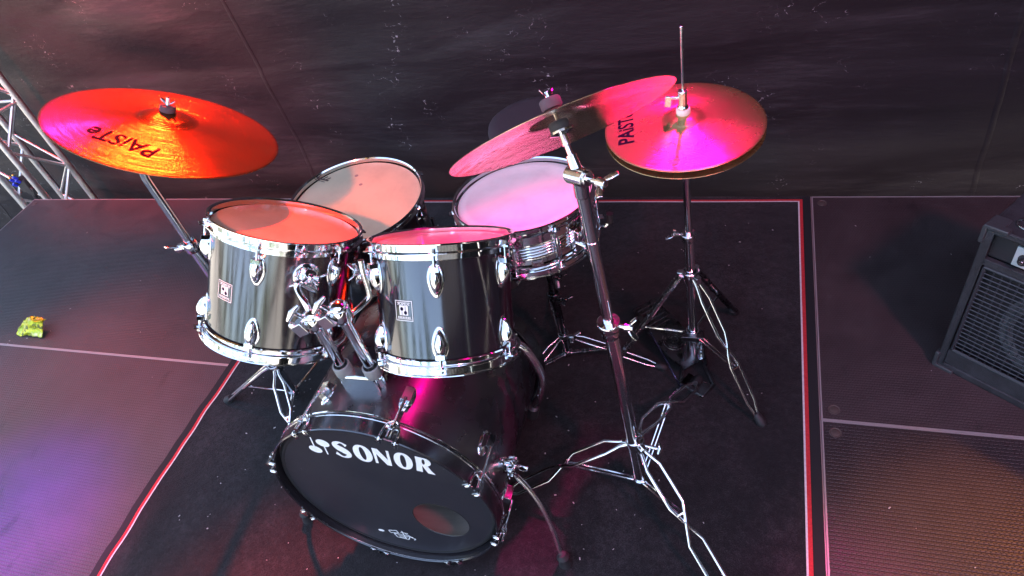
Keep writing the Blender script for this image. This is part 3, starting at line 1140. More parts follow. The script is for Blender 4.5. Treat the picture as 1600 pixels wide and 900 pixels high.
# tom holder: bracket, two posts, clamps and arms
br = MB()
br.box(L2((-.845, .822, .606)), (.098, .052, .036))
br.box(L2((-.845, .822, .590)), (.118, .064, .012))
br.build('tom_bracket', 'chrome', bd, bevel=.006, seg=3)
for (bx, by, tx, ty, z1) in ((-.883, .824, -.885, .826, .80), (-.806, .826, -.812, .83, .825)):
    p = MB()
    p.cyl(L2((bx, by, .60)), L2((tx, ty, z1)), .0125, 20)
    po = p.build('tom_post', 'chrome', bd)
    c = MB()
    clamp(c, L2((bx, by, .640)), L2((tx, ty, z1)) - L2((bx, by, .6)), .021, .030, None)
    c.build('post_collar', 'grey_rubber', po, bevel=.001)
    c = MB()
    top = V((tx, ty, z1))
    clamp(c, L2(top), (0, 1, 0), .0225, .036)
    c.ball(L2(top + V((0, 0, .020))), (.021, .012, .021))
    c.box(L2(top + V((-.018, -.020, .004))), (.034, .030, .030), rot=Matrix.Rotation(.5, 3, 'Z'))
    t_handle(c, L2(top + V((-.006, -.012, .022))), L2(top + V((-.03, -.02, .05))) - L2(top), .030, .044, .6)
    c.ball(L2(top + V((-.038, -.026, .012))), (.008, .008, .008))
    c.build('ratchet_clamp', 'chrome', po, bevel=.002)
# arms up to brackets on the toms
a1 = MB()
q1 = m1 @ radial(134, rs1, -.075)
b1 = q1 @ V((0, .030, 0))
a1.tube(spline([L2((-.885, .826, .812)), L2((-.895, .838, .838)), L2((-.926, .868, .850)), L2((-.930, .885, .856)), L2(b1 + V((0, -.004, -.03))), L2(b1)], 5), .0078, 12)
a1.build('tom_arm', 'chrome', bd)
a2 = MB()
q2 = m2 @ radial(47, rs2, -.075)
b2 = q2 @ V((0, .026, 0))
a2.tube(spline([L2((-.812, .83, .805)), L2((-.803, .862, .798)), L2((-.788, .898, .798)), L2((-.784, .908, .812)), L2((-.786, .920, .854)), L2((-.785, .930, .885))], 6), .0068, 12)
a2.build('tom_arm', 'chrome', bd)
# round mounting brackets: belong to the toms
for rt, mt_, rs_, an, sp_ in ((t1, m1, rs1, 134, .4), (t2, m2, rs2, 30, 1.2)):
    m = radial(an, rs_, -.078)
    k = MB()
    rr = m @ Matrix.Rotation(-PI / 2, 4, 'X')
    k.lathe([(0, .012), (.014, .012), (.016, .010), (.016, .006), (.027, .005), (.030, .003), (.031, -.002), (.0, -.002)], 28, rr)
    k.cyl(m @ V((0, .010, -.012)), m @ V((0, .030, .014)), .013, 16)
    k.ball(m @ V((.0, .028, .0)), (.014, .014, .016))
    wing_nut(k, m @ V((.012, .034, .0)), m.to_3x3() @ V((.8, .6, -.1)), 1.25, sp_)
    wing_nut(k, m @ V((-.008, .034, .006)), m.to_3x3() @ V((-.5, .8, .2)), 1.0, sp_)
    k.build('mount_bracket', 'chrome', rt, bevel=.001)

# spurs
for sg in (-1, 1):
    br = MB()
    c = V((BC.x + sg * .292, .800, .335))
    br.cyl(L2(c - V((sg * .03, 0, 0))), L2(c), .024, 24)
    br.cyl(L2(c), L2(c + V((sg * .018, 0, 0))), .017, 20)
    for kk in range(7):
        a = kk / 7 * 2 * PI
        br.cyl(L2(c + V((-.004, math.cos(a) * .022, math.sin(a) * .022))), L2(c + V((sg * .012, math.cos(a) * .022, math.sin(a) * .022))), .0045, 6)
    br.tube([L2(c + V((sg * .014, 0, 0))), L2(c + V((sg * .034, -.004, .004))), L2(c + V((sg * .050, -.006, .006)))], [.007, .011, .008], 12, flat=.6)
    for dx in (-.008, .012):
        br.cyl(L2(c + V((sg * dx, -.006, .0))), L2(c + V((sg * dx, -.010, .045))), .0042, 8)
        br.cyl(L2(c + V((sg * dx, -.006, .0))), L2(c + V((sg * dx, -.008, -.045))), .0042, 8)
    br.build('spur_bracket', 'chrome', bd, bevel=.001)
    sp_ = MB()
    sp_.tube(spline([L2(c + V((sg * .006, -.004, -.03))), L2((BC.x + sg * .322, .788, .268)), L2((BC.x + sg * .352, .772, .205)), L2((BC.x + sg * .376, .748, .125)), L2((BC.x + sg * .386, .730, .060)), L2((BC.x + sg * .389, .724, .034))], 6), .0068, 12)
    so = sp_.build('spur', 'satin', bd)
    MB().tube([L2((BC.x + sg * .391, .725, .052)), L2((BC.x + sg * .393, .723, .040)), L2((BC.x + sg * .394, .722, .030)), L2((BC.x + sg * .395, .721, .008))], [.011, .017, .0135, .018], 18).build('rubber_foot', 'rubber', so)
# bent chrome tube on the far right side of the shell
bt = MB()
bt.tube(spline([L2((-.60, 1.05, .50)), L2((-.545, 1.05, .492)), L2((-.520, 1.05, .44)), L2((-.508, 1.05, .36)), L2((-.535, 1.05, .27)), L2((-.565, 1.05, .205))], 6), .0105, 14)
bo = bt.build('support_arm', 'satin', bd)
bt = MB()
bt.box(L2((-.605, 1.05, .50)), (.05, .05, .045), rot=Matrix.Rotation(.5, 3, 'Z'))
bt.build('arm_bracket', 'dark_chrome', bd, bevel=.004)
bt = MB()
bt.cyl(L2((-.557, 1.05, .225)), L2((-.572, 1.05, .180)), .017, 18)
bt.build('arm_clamp', 'black_plastic', bo, bevel=.002)
bt = MB()
bt.cyl(L2((-.572, 1.05, .181)), L2((-.578, 1.05, .160)), .014, 18, .011)
bt.tube([L2((-.548, 1.045, .22)), L2((-.530, 1.035, .27)), L2((-.525, 1.03, .31))], [.003, .0045, .002], 8)
bt.build('arm_tip', 'chrome', bo, bevel=.001)
# air vent / grommet ring on the shell
m = radial(47, RB, -.23)
# ------------------------------------------------------------------ snare drum
ms = frame((-.585, 1.402, .70), (-.011, .101, .995))
sn = thing('snare_drum', 'chrome snare drum with a white head lit pink, under the tilted crash cymbal', 'snare drum', mat=ms)
Rs = .178
prof = [(Rs - .002, -.026), (Rs, -.028), (Rs, -.052)]
z = -.056
for k in range(5):
    prof += [(Rs, z + .002), (Rs + .0032, z), (Rs + .0032, z - .003), (Rs - .0006, z - .0055)]
    z -= .0085
prof += [(Rs, z), (Rs, -.128), (Rs - .002, -.130)]
MB().lathe(prof, 96).build('shell', 'chrome', sn)
MB().lathe([(0, -.0105), (Rs * .6, -.0105), (Rs * .845, -.0105), (Rs * .85, -.0101), (Rs * .90, -.0101), (Rs - .012, -.0103), (Rs - .005, -.0115), (Rs + .001, -.016)], 96).build('drumhead', 'head_snare', sn)
MB().lathe([(0, -.145), (Rs - .004, -.145), (Rs + .001, -.140)], 96).build('resonant_head', 'clear_head', sn)
sl = [22 + 36 * k for k in range(10)]
metal_hoop(sn, .19, 0, -1, sl, 0)
metal_hoop(sn, .19, -.1513, 1, sl, 0)
for a in sl:
    m = radial(a, Rs, -.076)
    lg = MB()
    lg.tube([m @ V((0, .0125, .030)), m @ V((0, .0125, .024)), m @ V((0, .0125, -.024)), m @ V((0, .0125, -.030))], [.0045, .0062, .0062, .0045], 14)
    lg.box((0, .005, .016), (.010, .012, .008), m)
    lg.box((0, .005, -.016), (.010, .012, .008), m)
    lo = lg.build('lug', 'chrome', sn, bevel=.001)
    rd = MB()
    rd.cyl(m @ V((0, .0125, .03)), m @ V((0, .0125, .056)), .0028, 10)
    rd.cyl(m @ V((0, .0125, .056)), m @ V((0, .0125, .067)), .005, 8)
    rd.cyl(m @ V((0, .0125, -.03)), m @ V((0, .0125, -.054)), .0028, 10)
    rd.cyl(m @ V((0, .0125, -.054)), m @ V((0, .0125, -.063)), .005, 8)
    rd.build('tension_rod', 'chrome', lo)
m = radial(149, Rs, -.078)
st = MB()
st.box((0, .010, 0), (.036, .016, .066), m)
st.box((.0, .020, .010), (.024, .014, .030), m)
st.tube([m @ V((0, .022, .0)), m @ V((0, .034, .018)), m @ V((0, .036, .044))], [.006, .0055, .004], 10)
st.cyl(m @ V((-.008, .016, -.026)), m @ V((-.008, .040, -.026)), .008, 14)
st.build('strainer', 'chrome', sn, bevel=.002)
mbg = MB()
for k, (w_, h_, l_) in enumerate(((.030, .022, .0042), (.022, .014, .0048))):
    mbg.box((0, l_, -.050 if False else 0), (w_, .001, h_), radial(112, Rs, -.112))
mbg.build('badge', 'worn_chrome', sn)

# snare stand
SB = V((-.565, 1.405, 0))
ss = thing('snare_stand', 'low folding chrome snare stand beneath the snare drum', 'drum stand', SB)
p = MB()
p.cyl((0, 0, .03), (0, 0, .30), .0125, 18)
p.cyl((0, 0, .28), (-.002, -.004, .42), .0095, 16)
p.build('pole', 'dark_chrome', ss)
p = MB()
clamp(p, (0, 0, .30), (0, 0, 1), .018, .03, (1, -.4, 0))
wing_nut(p, (.03, -.012, .30), (1, -.4, .1), 1.1)
p.ball((-.004, -.004, .43), (.024, .022, .026))
clamp(p, (-.004, -.004, .462), (0, .3, 1), .020, .03, (-.6, -.8, 0))
wing_nut(p, (.018, -.022, .44), (.7, -.7, .1), 1.2)
wing_nut(p, (.026, -.018, .40), (.9, -.4, -.3), 1.2, .8)
p.cyl((-.03, -.03, .47), (-.075, -.055, .478), .005, 8)
p.build('tilter', 'dark_chrome', ss, bevel=.001)
for k, a in enumerate((20, 140, 262)):
    a = math.radians(a)
    d = V((math.cos(a), math.sin(a), 0))
    arm = MB()
    arm.tube(spline([V((0, 0, .475)), d * .05 + V((0, 0, .490)), d * .14 + V((0, 0, .520)), d * .186 + V((0, 0, .528)), d * .200 + V((0, 0, .556))], 4), .0052, 8)
    ao = arm.build('basket_arm', 'chrome', ss)
    MB().cyl(d * .198 + V((0, 0, .536)), d * .200 + V((0, 0, .566)), .0095, 12).build('rubber_tip', 'rubber', ao)
p = MB()
clamp(p, (0, 0, .115), (0, 0, 1), .0175, .026, (.9, -.3, 0))
wing_nut(p, (.026, -.008, .118), (.9, -.3, .5), 1.2)
p.build('hub', 'worn_chrome', ss, bevel=.001)
p = MB()
clamp(p, (0, 0, .035), (0, 0, 1), .0165, .018)
p.build('lower_collar', 'worn_chrome', ss)


def tripod(root, h, feet, half, r_wire, hb, mat='tube', foot='rubber', strut_t=.45, knee=.03, legmat=None, bare=False, twist=True):
    """folding legs: each leg two bent wires that spread, cross in the middle and meet in a rubber foot"""
    for k, (fx, fy) in enumerate(feet):
        d = V((fx, fy, 0))
        L = d.length
        e = d.normalized()
        n_ = V((-e.y, e.x, 0))
        def P_(s_, off):
            zz = h * (1 - s_) ** 1.0 + knee * math.sin(PI * min(1, s_ * 1.6)) + .012 * s_
            return e * (.018 + (L - .018) * s_) + V((0, 0, zz)) + n_ * off
        leg = MB()
        cr = .5
        for sg in (-1, 1):
            st_ = [(0, .006), (.06, .007), (.16, half), (.40, half), (.47, .006), (.53, -.006), (.60, -half), (.86, -half), (.94, -.007), (1.0, -.006)] if twist else \
                  [(0, .006), (.08, .007), (.16, half), (.62, half), (.72, .007), (.78, .007), (.84, half), (.94, half * .9), (1.0, .007)]
            pts = [P_(s_, sg * o_) + V((0, 0, sg * .0034 if .42 < s_ < .58 and twist else 0)) for s_, o_ in st_]
            leg.tube(pts, r_wire, 8)
        # pinch rivets
        for s_ in ((.5,) if twist else (.75,)):
            c = P_(s_, 0)
            leg.cyl(c - V((0, 0, .008)), c + V((0, 0, .008)), .004, 8)
        lo = leg.build('leg', legmat or mat, root, smooth=50)
        f0, f1 = P_(.955, 0), V((fx, fy, .010)) + e * .012
        MB().tube([f0, f0.lerp(f1, .4), f1 + V((0, 0, 0)), f1 + e * .010 + V((0, 0, -.004))], [.010, .0125, .014, .008], 14).build('rubber_foot', foot, lo)
        s1 = MB()
        a_, b_ = V((0, 0, hb)) + e * .014, P_(strut_t, 0)
        s1.tube([a_ + n_ * .005, b_ + n_ * .005], .0032, 8)
        s1.tube([a_ - n_ * .005, b_ - n_ * .005], .0032, 8)
        s1.cyl(b_ - n_ * .012, b_ + n_ * .012, .0036, 8)
        s1.build('strut', mat, root)


def flat_leg(root, h, foot, mat, hb, w_=.0062, spread=.010):
    e = V((foot[0], foot[1], 0)).normalized()
    n_ = V((-e.y, e.x, 0))
    lg = MB()
    p0, p1 = e * .026 + V((0, 0, h)), V((foot[0], foot[1], .012))
    for sg in (-1, 1):
        lg.tube([p0 + n_ * sg * .008, p0.lerp(p1, .1) + n_ * sg * spread + V((0, 0, .004)), p0.lerp(p1, .93) + n_ * sg * spread, p1 + n_ * sg * .006], w_, 8)
    lg.tube([p0.lerp(p1, .45) - n_ * .013, p0.lerp(p1, .45) + n_ * .013], .007, 8)
    lo = lg.build('leg', mat, root)
    MB().tube([p0.lerp(p1, .92), p0.lerp(p1, .97), p1 + e * .004, p1 + e * .014 - V((0, 0, .004))], [.0125, .0155, .016, .010], 14).build('rubber_foot', 'rubber', lo)
    s1 = MB()
    s1.tube([V((0, 0, hb)) + e * .018, p0.lerp(p1, .55)], .0036, 8)
    s1.build('strut', 'chrome', root)


tripod(ss, .115, [(.30, -.015), (-.12, .27), (-.16, -.24)], .011, .0036, .035, mat='worn_chrome', knee=.012)

# ------------------------------------------------------------------ cymbals
def cym_profile(R, bell, hb, bow):
    top = [(.0058, bow + hb)]
    for i in range(1, 9):
        u = i / 8
        top.append((.0058 + (bell - .0058) * u, bow + hb * math.cos(u * PI / 2) ** .8 if u < 1 else bow + .0005))
    for i in range(1, 25):
        u = i / 24
        top.append((bell + (R - bell) * u, bow * (1 - u ** 1.35)))
    return top


def cymbal(name, label, C, n, R, bell, hb, bow, mat, th=.0013, flip=False, group=None, centre=None):
    m = frame(C, n)
    if flip:
        m = m @ Matrix.Rotation(PI, 4, 'X')
    top = cym_profile(R, bell, hb, bow)
    bot = [(r, z - th) for r, z in reversed(top)]
    mb = MB().lathe(top + [(R + .0004, -th / 2)] + bot, 128, closed=True)
    o = mb.build(name, mat, smooth=60)
    o.matrix_world = m
    tag(o, label, 'cymbal', group)
    def zf(r, tp=top):
        for (r0, z0), (r1, z1) in zip(tp, tp[1:]):
            if r0 <= r <= r1:
                return z0 + (z1 - z0) * (r - r0) / (r1 - r0) + .0007
        return .0007
    return o, m, zf


RC, RN = V((-1.33, 1.147, 1.088)), V((.399, .345, .85)).normalized()
ride, mr, zfr = cymbal('ride_cymbal', 'large bronze cymbal glowing red, highest thing on the left', RC, RN, .254, .064, .020, .026, 'ride')
# lettering: tops of the letters point to the rim, in front of the bell
text_mesh('PAiSTe', .064, Matrix.Translation((.004, .156, 0)) @ Matrix.Rotation(0.0, 4, 'Z'), 'ink', 'cymbal_print', ride, shx=.86, bold=.0010, zf=zfr)
HC = V((-.16, 1.405, .886))
hat, mh, zfh = cymbal('hi_hat_cymbal', 'upper bronze hi-hat cymbal lit magenta, the one with lettering', HC, (0.012, -.012, 1), .178, .046, .014, .016, 'hats', group=None)
hang = math.atan2(.020, .125)
text_mesh('PAiSTe', .050, Matrix.Rotation(hang, 4, 'Z') @ Matrix.Translation((.128, 0, 0)) @ Matrix.Rotation(-PI / 2, 4, 'Z'), 'ink', 'cymbal_print', hat, shx=.86, bold=.0010, zf=zfh)
hat2, _, _ = cymbal('hi_hat_cymbal', 'lower hi-hat cymbal, upside down and shaded beneath the magenta one', HC - V((0, 0, .020)), (0.02, -.005, 1), .178, .046, .014, .016, 'hats', flip=True)
CC, CN = V((-.316, .988, 1.151)), V((-.371, .546, .751)).normalized()
crash, mc, zfc = cymbal('crash_cymbal', 'steeply tilted crash cymbal seen from below, glowing pink over the snare', CC, CN, .203, .052, .016, .020, 'crash')

# ------------------------------------------------------------------ right cymbal stand
B = V((-.265, .967, 0))
cs = thing('cymbal_stand', 'chrome cymbal stand with double braced legs in front of the hi-hat', 'cymbal stand', B)
J0 = CC - CN * .085
loc_ = lambda q: V(q) - B
def at_z(z):
    return V((0, 0, 0)).lerp(loc_(J0), z / J0.z) * 1.0
p = MB()
p.cyl(at_z(.03), at_z(.705), .0155, 24)
p.build('lower_tube', 'tube', cs)
p = MB()
p.cyl(at_z(.70), at_z(.935), .0118, 24)
p.cyl(at_z(.925), at_z(.94), .0134, 24)
p.tube([at_z(.94), at_z(1.0), at_z(1.045)], [.0122, .0112, .0125], 20)
p.build('upper_tube', 'tube', cs)
p = MB()
ax = at_z(1) - at_z(.5)
clamp(p, at_z(.700), ax, .0235, .020)
p.lathe([(.012, .012), (.024, .011), (.0255, .008), (.0255, .004), (.024, .002)], 28, frame(at_z(.700), ax))
clamp(p, at_z(.680), ax, .019, .030)
p.cyl(at_z(.702) + V((.018, -.003, 0)), at_z(.702) + V((.034, -.006, 0)), .006, 12)
wing_nut(p, at_z(.702) + V((.034, -.006, 0)), (1, -.15, 0), 1.3, 1.4)
p.build('memory_lock', 'chrome', cs, bevel=.001)
# tilter
p = MB()
jl = loc_(J0)
side = V((.85, -.5, .1)).normalized()
p.cyl(jl - side * .020, jl + side * .017, .0165, 28)
p.cyl(jl - side * .024, jl - side * .020, .015, 24)
p.cyl(jl + side * .017, jl + side * .023, .0130, 24)
p.cyl(jl - V((0, 0, .040)), jl, .0135, 20)
p.cyl(jl + side * .02, jl + side * .05, .005, 12)
wing_nut(p, jl + side * .042, side, 1.3, .3)
p.build('tilter', 'chrome', cs, bevel=.0015)
p = MB()
top_ = loc_(CC + CN * .068)
p.tube([jl, jl.lerp(loc_(CC), .45)], [.0115, .009], 16)
p.tube([jl.lerp(loc_(CC), .42), top_], [.0052, .0042], 14)
p.build('tilter_rod', 'chrome', cs)
fm = Matrix.Translation(-B) @ frame(CC, CN)
p = MB()
p.lathe([(.006, .010), (.016, .010), (.018, .013), (.018, .024), (.016, .027), (.006, .027)], 28, fm @ Matrix.Translation((0, 0, -.012)))
p.lathe([(.006, .034), (.017, .034), (.019, .037), (.019, .049), (.017, .052), (.006, .052)], 28, fm @ Matrix.Translation((0, 0, .004)))
p.build('felt', 'felt', cs)
p = MB()
p.lathe([(.004, -.002), (.022, -.002), (.022, -.006), (.008, -.010), (.008, -.028), (.004, -.028)], 28, fm)
p.build('cup_washer', 'chrome', cs)
p = MB()
wing_nut(p, fm @ V((0, 0, .056)), fm.to_3x3() @ V((0, 0, 1)), .85, .7)
p.build('wing_nut', 'chrome', cs, bevel=.0005)
p = MB()
clamp(p, (0, 0, .235), (0, 0, 1), .024, .034, (.7, -.7, 0))
p.cyl((.02, -.008, .235), (.055, -.012, .235), .005, 10)
t_handle(p, (.045, -.012, .235), (1, -.1, .1), .016, .028, .5)
for a in (72, -48, 192):
    a = math.radians(a)
    p.box((.022 * math.cos(a), .022 * math.sin(a), .235), (.022, .014, .024), rot=Matrix.Rotation(a, 3, 'Z'))
p.build('hub', 'chrome', cs, bevel=.001)
p = MB()
clamp(p, (0, 0, .055), (0, 0, 1), .0215, .022)
p.cyl((0, 0, .012), (0, 0, .05), .013, 16)
for a in (72, -48, 192):
    a = math.radians(a)
    p.box((.021 * math.cos(a), .021 * math.sin(a), .055), (.016, .014, .014), rot=Matrix.Rotation(a, 3, 'Z'))
p.build('lower_collar', 'chrome', cs, bevel=.001)
tripod(cs, .235, [(.120, .375), (.262, -.292), (-.385, -.082)], .0195, .0052, .055, knee=.028)

# ------------------------------------------------------------------ ride cymbal stand (left)
B2 = V((-1.469, 1.124, 0))
cl_ = thing('cymbal_stand', 'chrome cymbal stand rising behind the left tom to the red cymbal', 'cymbal stand', B2)
J1 = RC - RN * .085
p = MB()
p.cyl((0, 0, .03), (0, 0, .735), .0150, 22)
p.build('lower_tube', 'chrome', cl_)
p = MB()
p.tube([V((0, 0, .73)), V((.004, 0, .965)), V((.020, 0, 1.02)), J1 - B2 + V((-.02, 0, .01)), J1 - B2 + V((.006, 0, .004))], [.0110, .0110, .011, .012, .012], 20)
p.build('upper_tube', 'chrome', cl_)
p = MB()
clamp(p, (0, 0, .735), (0, 0, 1), .0215, .032, (-1, -.2, 0))
wing_nut(p, (-.024, -.008, .735), (-1, -.35, 0), 1.6, .9)
p.build('memory_lock', 'chrome', cl_, bevel=.001)
p = MB()
fr_ = Matrix.Translation(-B2) @ frame(RC, RN)
j2 = J1 - B2
p.cyl(j2 - V((.018, 0, 0)), j2 + V((.018, 0, 0)), .019, 20)
p.cyl(j2, fr_ @ V((0, 0, .080)), .0048, 12)
p.build('tilter', 'chrome', cl_, bevel=.001)
p = MB()
p.lathe([(.005, .046), (.0165, .046), (.018, .049), (.018, .058), (.0165, .061), (.005, .061)], 24, fr_)
p.lathe([(.005, .008), (.018, .008), (.019, .012), (.019, .028), (.018, .034), (.005, .038)], 24, fr_)
p.build('felt', 'felt', cl_)
p = MB()
wing_nut(p, fr_ @ V((0, 0, .060)), fr_.to_3x3() @ V((0, 0, 1)), .75, 1.2)
p.build('wing_nut', 'worn_chrome', cl_)
p = MB()
clamp(p, (0, 0, .20), (0, 0, 1), .022, .03)
p.build('hub', 'worn_chrome', cl_, bevel=.001)
p = MB()
clamp(p, (0, 0, .065), (0, 0, 1), .020, .02)
p.build('lower_collar', 'worn_chrome', cl_)
tripod(cl_, .20, [(.190, -.295)], .0165, .0050, .065, knee=.02)
flat_leg(cl_, .20, (-.283, -.030), 'chrome', .065)
flat_leg(cl_, .20, (.115, .26), 'chrome', .065)

# ------------------------------------------------------------------ hi-hat stand
B3 = V((-.16, 1.405, 0))
hs = thing('hi_hat_stand', 'chrome hi-hat stand with pedal, at the right rear of the rug', 'hi-hat stand', B3)
p = MB()
p.cyl((0, 0, .06), (0, 0, .545), .0135, 20)
p.build('lower_tube', 'chrome', hs)
p = MB()
p.cyl((0, 0, .54), (0, 0, .85), .0095, 20)
p.lathe([(.004, .85), (.014, .85), (.017, .856), (.017, .862), (.008, .866), (.004, .866)], 24)
p.build('upper_tube', 'chrome', hs)
p = MB()
p.cyl((0, 0, .85), (.003, 0, 1.115), .0033, 12)
p.ball((.003, 0, 1.116), (.0036, .0036, .0036))
p.build('pull_rod', 'chrome', hs)
p = MB()
clamp(p, (0, 0, .545), (0, 0, 1), .0185, .022)
p.lathe([(.010, .560), (.018, .560), (.0205, .557), (.0205, .553), (.010, .551)], 24)
p.cyl((-.014, -.004, .556), (-.028, -.008, .560), .0045, 10)
wing_nut(p, (-.026, -.008, .560), (-.75, -.4, .35), 1.15, 1.1)
p.build('memory_lock', 'worn_chrome', hs, bevel=.001)
p = MB()
p.lathe([(.0035, .922), (.0115, .922), (.0128, .926), (.0128, .932), (.0100, .936), (.0100, .962), (.0112, .966), (.0100, .972), (.0035, .973)], 24)
p.cyl((-.008, -.002, .955), (-.026, -.006, .958), .0042, 10)
p.box((-.031, -.007, .950), (.014, .006, .026), rot=Matrix.Rotation(.15, 3, 'Y'))
p.build('clutch', 'chrome', hs, bevel=.0012)
MB().lathe([(.0035, .914), (.0150, .914), (.0160, .917), (.0160, .925), (.0145, .928), (.0035, .928)], 24).build('clutch_felt', 'white_nylon', hs)
p = MB()
clamp(p, (0, 0, .405), (0, 0, 1), .0215, .036)
for a in (176, -43, 64):
    a = math.radians(a)
    p.box((.022 * math.cos(a), .022 * math.sin(a), .405), (.026, .016, .026), rot=Matrix.Rotation(a, 3, 'Z'))
p.build('hub', 'chrome', hs, bevel=.001)
p = MB()
clamp(p, (0, 0, .17), (0, 0, 1), .0195, .022)
p.build('lower_collar', 'chrome', hs)
tripod(hs, .405, [(.194, -.182)], .0135, .0050, .17, knee=.012, strut_t=.62)
for (fx, fy, mt) in ((-.245, -.01, 'worn_chrome'), (.112, .235, 'dark_chrome')):
    e = V((fx, fy, 0)).normalized()
    n_ = V((-e.y, e.x, 0))
    lg = MB()
    p0, p1 = e * .026 + V((0, 0, .405)), V((fx, fy, .012))
    for sg in (-1, 1):
        lg.tube([p0 + n_ * sg * .008, p0.lerp(p1, .1) + n_ * sg * .011 + V((0, 0, .004)), p0.lerp(p1, .93) + n_ * sg * .010, p1 + n_ * sg * .006], .0058, 8)
    lg.tube([p0.lerp(p1, .45) - n_ * .013, p0.lerp(p1, .45) + n_ * .013], .007, 8)
    lo = lg.build('leg', mt, hs)
    MB().tube([p0.lerp(p1, .93), p1, p1 + e * .012 - V((0, 0, .004))], [.0125, .015, .010], 14).build('rubber_foot', 'rubber', lo)
    s1 = MB()
    s1.tube([V((0, 0, .17)) + e * .018, p0.lerp(p1, .55)], .0036, 8)
    s1.build('strut', 'chrome', hs)
# pedal: base frame, footboard, heel plate, spring
pd = thing('pedal', None, None) if False else None
fb = MB()
d0, d1 = V((-.17, .155, .115)), V((.005, -.03, .060))   # toe to heel
dirv = (d1 - d0).normalized()
sx = V((-dirv.y, dirv.x, 0)).normalized()
n_s = 14
for i in range(n_s + 1):
    u = i / n_s
    w_ = .040 + .012 * math.sin(u * PI) if u < .9 else .04
    c = d0.lerp(d1, u)
    for sg in (-1, 1):
        fb.v.append(c + sx * sg * w_)
        fb.v.append(c + sx * sg * w_ - V((0, 0, .006)))
for i in range(n_s):
    a = i * 4
    fb.f += [(a, a + 2, a + 6, a + 4), (a + 1, a + 5, a + 7, a + 3), (a, a + 4, a + 5, a + 1), (a + 2, a + 3, a + 7, a + 6)]
fb.f += [(0, 1, 3, 2), (n_s * 4, n_s * 4 + 2, n_s * 4 + 3, n_s * 4 + 1)]
fo = fb.build('footboard', 'dark_chrome', hs)
rg = MB()
cc_ = d0.lerp(d1, .62)
fm_ = frame(cc_ + V((0, 0, .001)), sx.cross(dirv) if sx.cross(dirv).z > 0 else -sx.cross(dirv))
for r_ in (.012, .020, .028, .036):
    rg.lathe([(r_ - .0018, 0), (r_ - .0008, .0022), (r_ + .0008, .0022), (r_ + .0018, 0)], 32, fm_)
for k in range(6):
    c = d0.lerp(d1, .06 + k * .06) + V((0, 0, .001))
    rg.tube([c - sx * .034, c + sx * .034], .0018, 6)
rg.build('tread', 'worn_chrome', fo)
fr = MB()
fr.tube([V((-.03, -.03, .02)), V((-.035, -.075, .010)), V((.035, -.115, .010)), V((.062, -.07, .012)), V((.03, .0, .02))], .0055, 8)
fr.tube([V((-.03, -.03, .02)), V((-.02, -.01, .16))], .006, 8)
fr.tube([V((.035, .0, .02)), V((.02, .0, .16))], .006, 8)
fr.box((0, -.01, .165), (.06, .034, .018))
fr.box((.01, -.075, .008), (.085, .055, .006), rot=Matrix.Rotation(-.5, 3, 'Z'))
fr.build('base_frame', 'dark_chrome', hs, bevel=.001)
sp_ = MB()
sp_.tube([V((.022 + .0075 * math.cos(i * .9), -.018 + .0075 * math.sin(i * .9), .07 + i * .00105)) for i in range(72)], .0016, 5)
sp_.build('spring', 'chrome', hs)
bl = MB()
bl.cyl((-.125, -.012, .175), (-.035, -.085, .012), .0032, 8)
bl.build('brace_rod', chrome('bluish steel', (.22, .22, .42), .15, .3), hs)

# ------------------------------------------------------------------ drum throne
th = thing('drum_throne', 'round black drum stool seat behind the snare, half hidden by the crash cymbal', 'drum stool', (-.765, 2.085, 0))
MB().lathe([(0, .500), (.12, .500), (.150, .497), (.163, .488), (.167, .474), (.165, .452), (.156, .440), (0, .438)], 64).build('seat', 'seat', th)
p = MB()
p.cyl((0, 0, .12), (0, 0, .44), .014, 16)
p.lathe([(.014, .40), (.05, .43), (.05, .438), (.014, .438)], 24)
p.build('post', 'dark_chrome', th)
tripod(th, .24, [(-.20, -.02), (.11, .10), (.10, -.16)], .014, .005, .12, mat='dark_chrome', knee=.01)

# ------------------------------------------------------------------ bass amplifier
e1, e2 = V((.806, -.592, 0)).normalized(), V((.592, .806, 0)).normalized()
tl = math.radians(-5)
ma = Matrix((e1, e2, V((0, 0, 1)))).transposed().to_4x4()
ma.translation = V((.510, 1.484, .0035))
ma = ma @ Matrix.Rotation(tl, 4, 'X')
am = thing('bass_amplifier', 'black bass amplifier cabinet with wire grille and a silver control panel', 'amplifier', mat=ma)
Wd, Dp, Ht = .58, .36, .495
p = MB()
# cabinet as boards, so that the front is a real recess
p.box((.0095, Dp / 2, Ht / 2), (.019, Dp, Ht))
p.box((Wd - .0095, Dp / 2, Ht / 2), (.019, Dp, Ht))
p.box((Wd / 2, Dp / 2, Ht - .0095), (Wd - .038, Dp, .019))
p.box((Wd / 2, Dp / 2, .0095), (Wd - .038, Dp, .019))
p.box((Wd / 2, Dp - .006, Ht / 2), (Wd - .038, .012, Ht - .038))
p.build('cabinet', 'tolex', am, bevel=.004)
p = MB()
p.box((Wd / 2, .040, .245 - .03), (Wd - .0385, .012, .39))
p.build('baffle', 'panel_black', am)
p = MB()
p.box((Wd / 2, .010, .390), (Wd - .040, .016, .020))
p.build('front_rail', 'tolex', am, bevel=.002)
p = MB()
p.box((Wd / 2, .010, .045), (Wd - .040, .016, .050))
p.build('front_rail', 'tolex', am, bevel=.002)
p = MB()
p.box((Wd / 2, .024, .438), (Wd - .040, .006, .074))
p.build('upper_panel', 'panel_black', am)
p = MB()
p.box((.075 + .20, .018, .432), (.40, .006, .056))
cpn = p.build('control_panel', 'panel_silver', am, bevel=.001)
